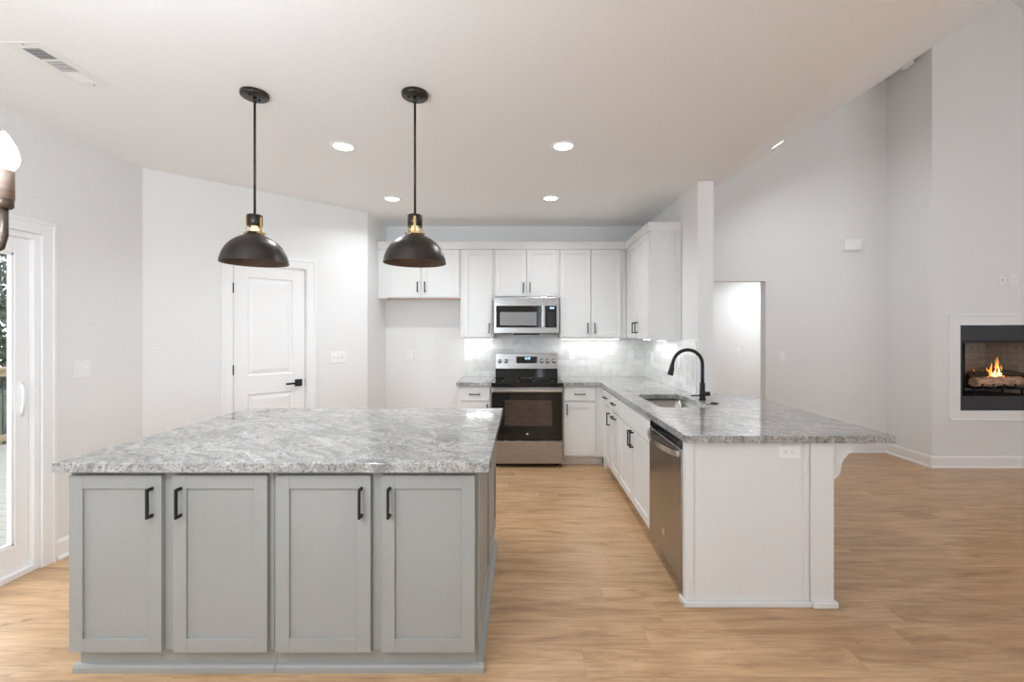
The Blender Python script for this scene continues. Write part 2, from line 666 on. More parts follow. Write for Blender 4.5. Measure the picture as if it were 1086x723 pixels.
    def pull_v(s, x, y, zc, L=0.128):
        """vertical square bar pull on a face at y (facing -y)"""
        h = L / 2
        s.box(x - .005, x + .005, y - .034, y - .024, zc - h, zc + h, .0012)
        for q in (-1, 1):
            zz = zc + q * (h - .006)
            s.box(x - .005, x + .005, y - .026, y + .001, zz - .006, zz + .006, .001)
        return s

    def pull_h(s, xc, y, z, L=0.128):
        h = L / 2
        s.box(xc - h, xc + h, y - .034, y - .024, z - .005, z + .005, .0012)
        for q in (-1, 1):
            xx = xc + q * (h - .006)
            s.box(xx - .006, xx + .006, y - .026, y + .001, z - .005, z + .005, .001)
        return s

    def build(s, name, mat, parent=None, world=True):
        if parent is not None and world:
            off = Vector((0, 0, 0))
            p = parent
            while p is not None:
                off += p.location
                p = p.parent
            for v in s.bm.verts:
                v.co -= off
        loc = Vector((0, 0, 0))
        if parent is None and world:
            xs = [v.co.x for v in s.bm.verts]
            ys = [v.co.y for v in s.bm.verts]
            zs = [v.co.z for v in s.bm.verts]
            loc = Vector(((min(xs) + max(xs)) / 2, (min(ys) + max(ys)) / 2, min(zs)))
        me = bpy.data.meshes.new(name)
        s.bm.normal_update()
        s.bm.to_mesh(me)
        s.bm.free()
        me.materials.append(mat)
        o = bpy.data.objects.new(name, me)
        COL.objects.link(o)
        if parent is not None:
            o.parent = parent
        elif loc.length:
            # keep the shading coordinates in the world frame for procedural textures: shift mesh, move object
            me.transform(Matrix.Translation(-loc))
            o.location = loc
        return o


def thing(name, label, cat, loc=(0, 0, 0), rz=0.0, group=None):
    o = bpy.data.objects.new(name, None)
    o.empty_display_size = 0.1
    COL.objects.link(o)
    o.location = loc
    o.rotation_euler = (0, 0, rz)
    o['label'] = label
    o['category'] = cat
    if group:
        o['group'] = group
    return o


def tag(o, label, cat, group=None, kind=None):
    o['label'] = label
    o['category'] = cat
    if group:
        o['group'] = group
    if kind:
        o['kind'] = kind
    return o


def struct(name, mb, mat, parent=None, world=True):
    o = mb.build(name, mat, parent, world)
    if parent is None:
        o['kind'] = 'structure'
    return o


def sroot(name, loc=(0, 0, 0), rz=0.0):
    o = bpy.data.objects.new(name, None)
    COL.objects.link(o)
    o.location = loc
    o.rotation_euler = (0, 0, rz)
    o['kind'] = 'structure'
    return o


def copy_tree(o, parent=None):
    c = o.copy()
    COL.objects.link(c)
    c.parent = parent
    for ch in list(o.children):
        copy_tree(ch, c)
    return c


def FX(X0):
    """local frame of a face looking to -X at X0: local x = -Y, local y = into +X"""
    return Matrix(((0, 1, 0, X0), (-1, 0, 0, 0), (0, 0, 1, 0), (0, 0, 0, 1)))


def FPX(X0):
    """face looking to +X at X0: local x = +Y, local y = into -X"""
    return Matrix(((0, -1, 0, X0), (1, 0, 0, 0), (0, 0, 1, 0), (0, 0, 0, 1)))


# ------------------------------------------------------------------ the shell
ZC = 2.743
XL, XE = -2.97, 1.645          # left wall, edge of the flat ceiling
YB, YF = 5.55, 5.51            # kitchen back wall, living room far wall
YR = -3.4                      # rear wall
XR = 8.785
SL = 0.64                      # pitch of the vault
XRIDGE = 5.215
def vault(x):
    return ZC + SL * (x - XE) if x <= XRIDGE else ZC + SL * (2 * XRIDGE - XE - x)

struct('floor', MB().box(XL - .14, XR + .12, YR - .12, 7.0, -.05, 0), FLOORM)
struct('ceiling', MB().box(XL - .14, XE, YR - .12, YB + .12, ZC, ZC + .15), CEIL)
zt = .12
struct('ceiling_vault', MB().prism([(XE, ZC), (XRIDGE, vault(XRIDGE)), (XR, ZC), (XR + .12, ZC - .0), (XR + .12, ZC + .15), (XRIDGE, vault(XRIDGE) + .15), (XE, ZC + .15)], 'y', YR - .12, YF + .12), CEIL)

# left wall with the sliding door opening
SY0, SY1, SZ = 0.985, 2.815, 2.055
wl = MB()
wl.box(XL - .14, XL, YR, SY0, 0, ZC)
wl.box(XL - .14, XL, SY1, 3.62, 0, ZC)
wl.box(XL - .14, XL, SY0, SY1, SZ, ZC)
struct('wall_left', wl, WALL)

# angled pantry wall (45 degrees), opening for the door
PA = Vector((XL, 3.57, 0))
PLEN = 1.862
D0, D1, DZ = 0.620, 1.2255, 2.055
wp = sroot('wall_pantry', PA, PI / 4)
m = MB()
m.box(-.05, D0 - .018, 0, .115, 0, ZC)
m.box(D1 + .018, PLEN, 0, .115, 0, ZC)
m.box(D0 - .018, D1 + .018, 0, .115, DZ + .018, ZC)
struct('wall_surface', m, WALL, wp, False)
PB = PA + Vector((math.cos(PI / 4), math.sin(PI / 4), 0)) * PLEN
XA = PB.x
struct('wall_alcove', MB().box(XA - .115, XA, PB.y - .0, YB, 0, ZC), WALL)
struct('wall_back', MB().box(XA - .115, 1.51, YB, YB + .12, 0, ZC), WALL)
YS = 3.9
struct('wall_partition', MB().box(1.51, XE, YS, YB + .12, 0, ZC), WALL)

# living room far wall with cased opening
OX0, OX1, OZ = 2.03, 2.955, 2.07
m = MB()
m.box(XE, OX0, YF, YF + .12, 0, OZ)
m.prism([(OX1, 0), (4.41, 0), (4.41, OZ), (OX1, OZ)], 'y', YF, YF + .12)
m.prism([(XE, OZ), (4.41, OZ), (4.41, vault(4.41)), (XE, vault(XE))], 'y', YF, YF + .12)
m.prism([(6.02, 0), (XR, 0), (XR, vault(XR)), (6.02, vault(6.02))], 'y', YF, YF + .12)
struct('wall_far', m, WALL)
# chimney breast
YC = 4.89
FX0, FX1, FZ0, FZ1 = 4.700, 5.730, .613, 1.532
m = MB()
m.box(4.41, FX0, YC, YC + .10, 0, 2.6)
m.box(FX1, 6.02, YC, YC + .10, 0, 2.6)
m.box(FX0, FX1, YC, YC + .10, 0, FZ0)
m.box(FX0, FX1, YC, YC + .10, FZ1, 2.6)
m.prism([(4.41, 2.6), (6.02, 2.6), (6.02, vault(6.02)), (XRIDGE, vault(XRIDGE)), (4.41, vault(4.41))], 'y', YC, YC + .10)
struct('wall_chimney', m, WALL)
m = MB()
m.prism([(4.41, 0), (4.51, 0), (4.51, vault(4.51)), (4.41, vault(4.41))], 'y', YC + .10, YF + .12)
struct('wall_chimney_side', m, WALL)
m = MB()
m.prism([(5.92, 0), (6.02, 0), (6.02, vault(6.02)), (5.92, vault(5.92))], 'y', YC + .10, YF + .12)
struct('wall_chimney_return', m, WALL)
# hall behind the opening
m = MB()
m.box(1.66, 4.4, 6.78, 6.9, 0, 2.5)
m.box(1.66, 1.76, YF + .12, 6.78, 0, 2.5)
m.box(4.3, 4.4, YF + .12, 6.78, 0, 2.5)
struct('wall_hall', m, WALL)
struct('ceiling_hall', MB().box(1.66, 4.4, YF + .12, 6.9, 2.44, 2.5), CEIL)

# unseen rear and right walls, windows added and sized for the daylight they bring
REAR_W = [(-2.75, -1.15, .1, 2.45), (.47, .70, .2, 2.3), (2.7, 4.1, .3, 2.2), (6.3, 7.7, .3, 2.2)]
m = MB()
xs = XL - .14
for (a, b, c, d) in REAR_W:
    m.box(xs, a, YR - .12, YR, 0, ZC)
    m.box(a, b, YR - .12, YR, 0, c)
    m.box(a, b, YR - .12, YR, d, ZC)
    xs = b
m.box(xs, XR + .12, YR - .12, YR, 0, ZC)
m.prism([(XE, ZC), (XR, ZC), (XRIDGE, vault(XRIDGE))], 'y', YR - .12, YR)
struct('wall_rear', m, WALL)
RIGHT_W = [(-2.6, -.4, .4, 2.3)]
m = MB()
ys = YR
for (a, b, c, d) in RIGHT_W:
    m.box(XR, XR + .12, ys, a, 0, ZC)
    m.box(XR, XR + .12, a, b, 0, c)
    m.box(XR, XR + .12, a, b, d, ZC)
    ys = b
m.box(XR, XR + .12, ys, YF + .12, 0, ZC)
struct('wall_right', m, WALL)
wi = 1
for (a, b, c, d) in REAR_W:
    r = sroot('window_%d' % wi, ((a + b) / 2, YR, c))
    m = MB()
    for (x0, x1, z0, z1) in ((a, a + .05, c, d), (b - .05, b, c, d), (a + .05, b - .05, c, c + .05), (a + .05, b - .05, d - .05, d), ((a + b) / 2 - .005, (a + b) / 2 + .005, c + .05, d - .05)):
        m.box(x0, x1, YR - .08, YR - .03, z0, z1, .003)
    m.build('window_frame', VINYL, r)
    MB().box(a + .05, b - .05, YR - .058, YR - .052, c + .05, d - .05).build('pane', GLASS, r)
    area_light('daylight_portal', ((a + b) / 2, YR - .10, (c + d) / 2), b - a, d - c, 1.0, (PI / 2, 0, 0), portal=True).rotation_euler = (PI / 2, 0, 0)
    wi += 1
for (a, b, c, d) in RIGHT_W:
    r = sroot('window_%d' % wi, (XR, (a + b) / 2, c))
    m = MB()
    for (x0, x1, z0, z1) in ((a, a + .05, c, d), (b - .05, b, c, d), (a + .05, b - .05, c, c + .05), (a + .05, b - .05, d - .05, d), ((a + b) / 2 - .03, (a + b) / 2 + .03, c + .05, d - .05)):
        m.box(XR + .03, XR + .08, x0, x1, z0, z1, .003)
    m.build('window_frame', VINYL, r)
    MB().box(XR + .052, XR + .058, a + .05, b - .05, c + .05, d - .05).build('pane', GLASS, r)
    area_light('daylight_portal', (XR + .10, (a + b) / 2, (c + d) / 2), b - a, d - c, 1.0, (PI / 2, 0, PI / 2), portal=True)
    wi += 1
area_light('daylight_portal', (XL - .15, (SY0 + SY1) / 2, SZ / 2), SY1 - SY0, SZ, 1.0, (PI / 2, 0, -PI / 2), portal=True)


# baseboards
def baseboard(name, p0, p1, h=.125, th=.014):
    p0 = Vector((p0[0], p0[1], 0))
    p1 = Vector((p1[0], p1[1], 0))
    d = p1 - p0
    L = d.length
    ang = math.atan2(d.y, d.x)
    M = Matrix.Translation(p0) @ Matrix.Rotation(ang, 4, 'Z')
    m = MB(M)
    m.prism([(0, 0), (0, h), (-.005, h), (-th * .75, h - .012), (-th, h - .018), (-th, .02), (-th - .010, .012), (-th - .012, 0)], 'x', 0, L)
    return struct(name, m, TRIM)


baseboard('baseboard_far', (OX1, YF), (4.41, YF))
baseboard('baseboard_chimney_side', (4.41, YF), (4.41, YC - .0005))
baseboard('baseboard_chimney', (4.3835, YC), (6.03, YC))
baseboard('baseboard_left', (XL, 2.90), (XL, 3.57))
_d = Vector((math.cos(PI / 4), math.sin(PI / 4), 0))
_p = PA + _d * (D0 - .10)
baseboard('baseboard_pantry', (PA.x, PA.y), (_p.x, _p.y))
_p = PA + _d * (D1 + .10)
baseboard('baseboard_pantry_right', (_p.x, _p.y), (PB.x, PB.y))
baseboard('baseboard_alcove', (XA, YB), (-.70, YB))
baseboard('baseboard_hall', (1.76, 6.78), (4.3, 6.78))

# ------------------------------------------------------------------ pantry door (door_1) in the angled wall
cas = sroot('trim_1', PA, PI / 4)
def casing(m, x0, x1, z1, w=.085):
    for (a, b, c, d) in ((x0 - w, x0, 0, z1 + w), (x1, x1 + w, 0, z1 + w), (x0, x1, z1, z1 + w)):
        m.box(a, b, -.014, 0.0, c, d, .002)
    # raised outer back band
    m.box(x0 - w, x0 - w + .018, -.021, -.012, 0, z1 + w, .002)
    m.box(x1 + w - .018, x1 + w, -.021, -.012, 0, z1 + w, .002)
    m.box(x0 - w + .018, x1 + w - .018, -.021, -.012, z1 + w - .018, z1 + w, .002)
m = MB()
casing(m, D0 - .012, D1 + .012, DZ + .012)
m.box(D0 - .018, D0 - .004, -.001, .115, 0, DZ + .018)
m.box(D1 + .004, D1 + .018, -.001, .115, 0, DZ + .018)
m.box(D0 - .004, D1 + .004, -.001, .115, DZ + .004, DZ + .018)
m.build('door_casing', TRIM, cas, False)

dr = sroot('door_1', PA + _d * D0, PI / 4)
DW = D1 - D0
m = MB()
y0, y1 = .012, .047
s_ = .112
pz = ((.235, .892), (1.062, 1.950))
m.box(.002, s_, y0, y1, .01, DZ)
m.box(DW - s_, DW - .002, y0, y1, .01, DZ)
m.box(s_, DW - s_, y0, y1, .01, pz[0][0])
m.box(s_, DW - s_, y0, y1, pz[0][1], pz[1][0])
m.box(s_, DW - s_, y0, y1, pz[1][1], DZ)
for (a, b) in pz:
    def lp(i, y):
        return [(s_ + i, y, a + i), (DW - s_ - i, y, a + i), (DW - s_ - i, y, b - i), (s_ + i, y, b - i)]
    m.nested([lp(0, y0), lp(.006, y0 + .010), lp(.016, y0 + .012), lp(.046, y0 + .003), lp(.05, y0 + .002)])
m.build('door_panel', TRIM, dr, False)
for hz in (1.845, 1.12, .25):
    m = MB()
    m.cyl((-.006, .004, hz - .045), .0075, .09, seg=12)
    m.box(-.012, .0, .006, .013, hz - .045, hz + .045)
    m.build('hinge', BLACK, dr, False)
m = MB()
hx, hz = DW - .062, .967
m.box(hx - .033, hx + .033, y0 - .010, y0, hz - .033, hz + .033, .002)
m.cyl((hx, y0 - .05, hz), .010, .042, 'y', 16)
m.box(hx - .125, hx + .012, y0 - .056, y0 - .044, hz - .009, hz + .009, .003)
m.build('door_handle', BLACK, dr, False)
m = MB()
m.box(DW - .002, DW + .003, .014, .040, .93, 1.0, .001)
m.build('latch_plate', BLACK, dr, False)

# ------------------------------------------------------------------ sliding glass door (door_2)
sd = sroot('door_2', (XL, (SY0 + SY1) / 2, 0))
fr = MB()
fx0, fx1 = XL - .135, XL - .005
fr.box(fx0, fx1, SY0, SY0 + .035, 0, SZ, .003)
fr.box(fx0, fx1, SY1 - .035, SY1, 0, SZ, .003)
fr.box(fx0, fx1, SY0 + .035, SY1 - .035, SZ - .035, SZ, .003)
fr.box(fx0, fx1, SY0 + .035, SY1 - .035, 0, .035, .003)
fr.build('door_frame', VINYL, sd)
ym = (SY0 + SY1) / 2
for (a, b, x0, x1, nm) in ((ym - .05, SY1 - .035, XL - .075, XL - .035, 'sliding_panel'), (SY0 + .035, ym + .05, XL - .125, XL - .085, 'fixed_panel')):
    p = MB()
    w = .078
    p.box(x0, x1, a, a + w, .035, SZ - .035, .004)
    p.box(x0, x1, b - w, b, .035, SZ - .035, .004)
    p.box(x0, x1, a + w, b - w, .035, .19, .004)
    p.box(x0, x1, a + w, b - w, 1.925, SZ - .035, .004)
    # glazing bead
    for (c, d, e, f) in ((a + w, a + w + .014, .19, 1.925), (b - w - .014, b - w, .19, 1.925), (a + w, b - w, .19, .204), (a + w, b - w, 1.911, 1.925)):
        p.box(x0 + .006, x1 - .006, c, d, e, f, .002)
    po = p.build(nm, VINYL, sd)
    MB().box((x0 + x1) / 2 - .003, (x0 + x1) / 2 + .003, a + w, b - w, .19, 1.925).build('glass_pane', GLASS, po)
    if nm == 'sliding_panel':
        yh = b - .042
        pts = []
        for k in range(13):
            tt = k / 12
            pts.append((x1 + .001 + .045 * math.sin(PI * tt), yh - .03 * math.sin(PI * tt), .955 + .19 * tt))
        h = MB()
        h.tube(pts, .009, 10)
        h.box(x1 - .001, x1 + .006, yh - .014, yh + .014, .94, 1.16, .002)
        h.build('door_handle', PLAST, po)
cs = sroot('trim_2', (XL, ym, 0))
m = MB(FPX(XL))
casing(m, SY0 + .005, SY1 - .002, SZ + .002, .08)
m.build('door_casing', TRIM, cs)

# ------------------------------------------------------------------ island
IX0, IX1 = -1.914, -.178
IYF, IYB = 1.937, 3.20        # face frame plane, back
def island_unit(name, label, x0, x1, doors, right_panel, left_panel):
    xc = (x0 + x1) / 2
    r = thing(name, label, 'cabinet', (xc, (IYF + IYB) / 2, 0), group='island base cabinets')
    m = MB()
    m.box(x0, x1, IYF, IYB, .105, .874, .0015)
    m.build('body', CABG, r)
    m = MB()
    a = x0 + (.02 if left_panel else 0)
    b = x1 - (.0 if right_panel else 0)
    m.box(a, b, IYF + .022, IYB - .07, 0.0, .106)
    # shoe moulding along the base
    yq = IYF + .022
    bx = b + (.0315 if right_panel else 0)
    ax = a - (.0195 if left_panel else 0)
    m.prism([(yq, 0), (yq - .018, 0), (yq - .018, .022), (yq - .012, .033), (yq, .036)], 'x', ax, bx)
    if right_panel:
        m.prism([(b, 0), (b + .030, 0), (b + .030, .020), (b + .022, .031), (b, .034)], 'y', yq - .001, IYB - .07)
    if left_panel:
        m.prism([(a, 0), (a - .018, 0), (a - .018, .022), (a - .012, .031), (a, .034)], 'y', yq - .001, IYB - .07)
    m.build('base_moulding', CABG, r)
    for (d0, d1, hx) in doors:
        d = MB().shaker(d0, d1, .108, .852, IYF - .022, .056, .021, .010).build('door', CABG, r)
        MB().pull_v(hx, IYF - .022, .742, .125).build('handle', BLACK, d)
    for (flag, X, fm) in ((right_panel, x1, FPX), (left_panel, x0, FX)):
        if not flag:
            continue
        sgn = 1 if fm is FPX else -1
        for (ya, yb) in ((IYF + .012, (IYF + IYB) / 2 - .004), ((IYF + IYB) / 2 + .004, IYB - .012)):
            mm = MB(fm(X))
            (la, lb) = (ya, yb) if fm is FPX else (-yb, -ya)
            mm.shaker(la, lb, .115, .862, -.014, .06, .015, .008)
            mm.build('side_panel', CABG, r)
    return r


XM = -1.0515
island_unit('island_cabinet', 'greige shaker base cabinet under the left half of the island top', IX0, XM,
            [(-1.903, -1.514, -1.551), (-1.466, -1.070, -1.431)], False, True)
island_unit('island_cabinet', 'greige shaker base cabinet under the right half of the island top', XM + .002, IX1 - .014,
            [(-1.033, -.635, -.672), (-.589, -.196, -.553)], True, False)
o = MB().slab([(-1.940, 1.879), (-.132, 1.879), (-.132, 3.24), (-1.940, 3.24)], [], .8745, .914, .003).build('island_countertop', GRANITE)
tag(o, 'grey veined granite slab topping the greige island', 'countertop', 'granite countertops')

# ------------------------------------------------------------------ base cabinets along the back wall and the peninsula
YCF = 4.90
YD = 4.922       # door fronts on back run
XD = .868        # door fronts on the peninsula run
def base_back(name, label, x0, x1, door_span, hinge, lift=None):
    r = thing(name, label, 'cabinet', ((x0 + x1) / 2, (YD + YB) / 2, 0), group='white base cabinets')
    MB().box(x0, x1, YD + .021, YB - .01, .10, .874, .0015).build('body', CABW, r)
    MB().box(x0, x1, YD + .085, YB - .01, 0, .101).build('toe_kick', CABW, r)
    a, b = door_span
    d = MB().box(a, b, YD, YD + .02, .715, .850, .0025).build('drawer', CABW, r)
    MB().pull_h((a + b) / 2, YD, .785, .115).build('handle', BLACK, d)
    d = MB().shaker(a, b, .118, .695, YD, .057).build('door', CABW, r)
    MB().pull_v(a + .03 if hinge == 'r' else b - .03, YD, .62, .115).build('handle', BLACK, d)
    return r


base_back('base_cabinet', 'narrow white base cabinet left of the range', -.695, -.325, (-.672, -.340), 'l')
rb = base_back('base_cabinet', 'white base cabinet just right of the range', .447, XD + .021, (.462, .800), 'r')

def base_side(name, label, y0, y1, kind):
    """unit facing -X on the peninsula run between depths y0 (near) and y1 (far)"""
    r = thing(name, label, 'cabinet', (1.19, (y0 + y1) / 2, 0), group='white base cabinets')
    m = MB()
    if kind == 'sink':
        m.box(XD + .021, XD + .06, y0, y1, .10, .874, .0015)
        m.box(XD + .06, 1.50, y0, y0 + .018, .10, .874)
        m.box(XD + .06, 1.50, y1 - .018, y1, .10, .874)
        m.box(XD + .06, 1.50, y0 + .018, y1 - .018, .10, .118)
    else:
        m.box(XD + .021, 1.505, y0, y1, .10, .874, .0015)
    m.build('body', CABW, r)
    MB().box(XD + .085, 1.505, y0, y1, 0, .101).build('toe_kick', CABW, r)
    M = FX(XD)
    g = .012
    a, b = -y1 + g, -y0 - g
    if kind == 'sink':
        MB(M).box(a, b, 0, .02, .700, .850, .0025).build('false_drawer', CABW, r)
        c = (a + b) / 2
        d = MB(M).shaker(a, c - .003, .118, .685, 0).build('door', CABW, r)
        MB(M).pull_v(c - .033, 0, .62, .125).build('handle', BLACK, d)
        d = MB(M).shaker(c + .003, b, .118, .685, 0).build('door', CABW, r)
        MB(M).pull_v(c + .033, 0, .62, .125).build('handle', BLACK, d)
    else:
        d = MB(M).box(a, b, 0, .02, .715, .850, .0025).build('drawer', CABW, r)
        MB(M).pull_h((a + b) / 2, 0, .785, .125).build('handle', BLACK, d)
        d = MB(M).shaker(a, b, .118, .695, 0).build('door', CABW, r)
        if kind == 'door':
            MB(M).pull_v(b - .032, 0, .60, .125).build('handle', BLACK, d)
        else:
            MB(M).pull_h((a + b) / 2, 0, .655, .125).build('handle', BLACK, d)
    return r


base_side('base_cabinet', 'white base cabinet with one door in the corner of the peninsula run', 4.43, 4.86, 'door')
base_side('base_cabinet', 'white pull-out base cabinet with two horizontal handles beside the sink cabinet', 4.05, 4.43, 'pull')
base_side('sink_base_cabinet', 'white double-door sink cabinet beside the dishwasher', 3.075, 4.05, 'sink')
# corner filler
o = MB().box(XD + .021, 1.505, 4.861, 4.9425, .0, .874, .001).build('corner_filler', CABW)
tag(o, 'white filler strip where the two runs of base cabinets meet', 'cabinet filler')

# peninsula half wall, end panel
struct('wall_peninsula', MB().box(1.515, 1.642, 2.425, YS, 0, .874), WALL)
r = thing('peninsula_end_panel', 'white panelled end of the peninsula with moulding and outlet', 'cabinet panel', (1.26, 2.415, 0))
YE = 2.424
MB().box(XD + .004, 1.515, YE, YE + .018, 0, .874).build('panel', CABW, r)
for (a, b, dep) in ((XD, XD + .046, .030), (1.500, 1.524, .001)):
    MB().box(a, b, YE - .010, YE + dep, .03, .874, .0025).build('stile', CABW, r)
MB().box(1.534, 1.655, YE - .013, YE + .001, .03, .874, .0025).build('post', CABW, r)
m = MB()
m.box(XD - .012, 1.535, YE - .024, YE + .001, 0, .030, .006)
m.box(XD - .012, XD + .001, YE - .024, YE + .05, 0, .035, .005)
m.box(1.535, 1.667, YE - .034, YE + .001, 0, .034, .006)
m.build('base_moulding', CABW, r)
m = MB()
ctl = [(1.655, .655), (1.680, .664), (1.703, .684), (1.714, .706), (1.7175, .735), (1.725, .760), (1.742, .785), (1.775, .815), (1.811, .836), (1.850, .851), (1.876, .858)]
prof = [(1.655, .872), (1.880, .872), (1.880, .861)]
for q in range(len(ctl) - 1, 0, -1):
    p3, p2, p1, p0 = ctl[max(0, q - 2)], ctl[q - 1], ctl[q], ctl[min(len(ctl) - 1, q + 1)]
    for k in range(4):
        t = k / 4
        prof.append(tuple(.5 * (2 * p1[c] + (p2[c] - p0[c]) * t + (2 * p0[c] - 5 * p1[c] + 4 * p2[c] - p3[c]) * t * t + (3 * p1[c] - p0[c] - 3 * p2[c] + p3[c]) * t ** 3) for c in (0, 1)))
prof.append(ctl[0])
m.prism(prof, 'y', YE + .02, YE + .065, .002)
o = m.build('corbel', CABW)
tag(o, 'white scrolled corbel under the overhang of the peninsula bar top', 'bracket')

# countertops with the sink cut-out
def rrect(x0, x1, y0, y1, r, n=6):
    pts = []
    for (cx, cy, a0) in ((x1 - r, y1 - r, 0), (x0 + r, y1 - r, PI / 2), (x0 + r, y0 + r, PI), (x1 - r, y0 + r, 3 * PI / 2)):
        for k in range(n + 1):
            a = a0 + PI / 2 * k / n
            pts.append((cx + r * math.cos(a), cy + r * math.sin(a)))
    return pts


SX0, SX1, SYA, SYB = .998, 1.375, 3.27, 3.955
outer = [(.444, YB - .001), (.444, YCF), (.857, YCF), (.857, 2.373), (1.953, 2.373), (1.953, 3.985), (XE + .002, 3.985), (XE + .002, YS - .002), (1.509, YS - .002), (1.509, YB - .001)]
o = MB().slab(outer, [rrect(SX0, SX1, SYA, SYB, .06)], .8745, .914, .003).build('peninsula_countertop', GRANITE)
tag(o, 'L-shaped grey granite top with sink cut-out and bar overhang', 'countertop', 'granite countertops')
o = MB().slab([(-.705, YCF), (-.323, YCF), (-.323, YB - .001), (-.705, YB - .001)], [], .8745, .914, .003).build('range_side_countertop', GRANITE)
tag(o, 'short grey granite top on the narrow cabinet left of the range', 'countertop', 'granite countertops')

# sink
r = thing('kitchen_sink', 'stainless undermount sink set in the peninsula granite', 'sink', ((SX0 + SX1) / 2, (SYA + SYB) / 2, .67))
tb = bmesh.new()
def ringv(pts, z):
    return [tb.verts.new((p[0], p[1], z)) for p in pts]
rs = [ringv(rrect(SX0 - .03, SX1 + .03, SYA - .03, SYB + .03, .07), .873), ringv(rrect(SX0 - .004, SX1 + .004, SYA - .004, SYB + .004, .064), .873),
      ringv(rrect(SX0 - .002, SX1 + .002, SYA - .002, SYB + .002, .06), .70), ringv(rrect(SX0 + .03, SX1 - .03, SYA + .03, SYB - .03, .04), .672)]
for A, B in zip(rs[:-1], rs[1:]):
    for k in range(len(A)):
        f = tb.faces.new((A[k], A[(k + 1) % len(A)], B[(k + 1) % len(A)], B[k]))
        f.smooth = True
tb.faces.new(rs[-1])
bmesh.ops.recalc_face_normals(tb, faces=list(tb.faces))
m = MB()
m.merge(tb)
m.build('basin', SINKM, r)
MB().lathe([(.0, .6735), (.02, .6735), (.022, .677), (.045, .679), (.047, .6725)], ((SX0 + SX1) / 2, (SYA + SYB) / 2, 0), 24).build('drain', CHROME, r)

# faucet
FXX, FYY = 1.443, 3.63
r = thing('kitchen_faucet', 'matte black gooseneck faucet behind the sink', 'faucet', (FXX, FYY, .914))
m = MB()
m.lathe([(0, .914), (.027, .914), (.027, .922), (.024, .926), (.022, .93), (.022, .985), (.020, .99), (.020, 1.045), (.017, 1.052), (0, 1.052)], (FXX, FYY, 0), 24)
m.build('base', BLACK, r)
pts = [(FXX, FYY, 1.04), (FXX, FYY, 1.10), (FXX, FYY, 1.185)]
RA = .118
for k in range(1, 19):
    a = PI * k / 18 * .92
    pts.append((FXX - RA + RA * math.cos(a), FYY, 1.195 + RA * math.sin(a)))
pts.append((pts[-1][0] - .006, FYY, pts[-1][2] - .02))
MB().tube(pts, .0135, 14).build('spout', BLACK, r)
e = Vector(pts[-1])
dd = (e - Vector(pts[-2])).normalized()
dd = Vector((-.20, 0, -1)).normalized()
m = MB()
m.tube([e - dd * .005, e + dd * .03, e + dd * .085, e + dd * .095], [.0150, .0175, .0235, .0225], 16)
hd = m.build('spray_head', BLACK, r)
bt = e + dd * .045
MB().box(bt.x + .012, bt.x + .022, bt.y - .006, bt.y + .006, bt.z - .018, bt.z + .018, .003).build('spray_button', BLACK, hd)
m = MB()
m.cyl((FXX + .016, FYY, .963), .017, .042, 'x', 20, .003)
m.tube([(FXX - .012, FYY - .02, .955), (FXX - .05, FYY - .022, .951), (FXX - .10, FYY - .024, .950)], [.006, .005, .005], 8)
m.build('handle', BLACK, r)
o = MB().lathe([(0, .914), (.030, .914), (.031, .918), (.028, .922), (.010, .924), (0, .924)], (1.457, 3.44, 0), 24).build('sink_hole_cover', BLACK)
tag(o, 'small round black cap on the granite beside the faucet', 'sink cap')

# ------------------------------------------------------------------ dishwasher
r = thing('dishwasher', 'stainless dishwasher with bowed handle built into the peninsula', 'dishwasher', (1.16, 2.76, 0))
DY0, DY1 = 2.452, 3.068
MB().box(XD + .03, 1.50, DY0 + .004, DY1 - .004, .102, .868).build('body', DARK, r)
M = FX(XD)
door = MB(M).box(-DY1 + .004, -DY0 - .004, -.008, .03, .105, .822, .006).build('door', STEELD, r)
MB(M).box(-DY1 + .004, -DY0 - .004, -.003, .03, .826, .868, .003).build('control_strip', BGLASS, r)
MB(M).box(-DY1 + .004, -DY0 - .004, .075, .60, .001, .101).build('kick_plate', BLACK, r)
m = MB(M)
pts = []
for k in range(17):
    t = k / 16
    pts.append((-DY1 + .035 + (DY1 - DY0 - .07) * t, -.020 - .042 * math.sin(PI * t) ** .8, .792))
tb = bmesh.new()
prev = None
for p in pts:
    ring = [tb.verts.new((p[0], p[1] + a, p[2] + b)) for (a, b) in ((-.008, -.016), (.008, -.016), (.008, .016), (-.008, .016))]
    if prev:
        for k in range(4):
            f = tb.faces.new((prev[k], prev[(k + 1) % 4], ring[(k + 1) % 4], ring[k]))
    else:
        first = ring
    prev = ring
tb.faces.new(first[::-1])
tb.faces.new(prev)
bmesh.ops.recalc_face_normals(tb, faces=list(tb.faces))
m.merge(tb)
for q in (pts[0], pts[-1]):
    m.box(q[0] - .014, q[0] + .014, -.026, -.006, .776, .808, .003)
m.build('handle', STEELH, r)
MB(M).box(-2.775, -2.735, -.010, -.007, .225, .265, .001).build('badge', CHROME, door)

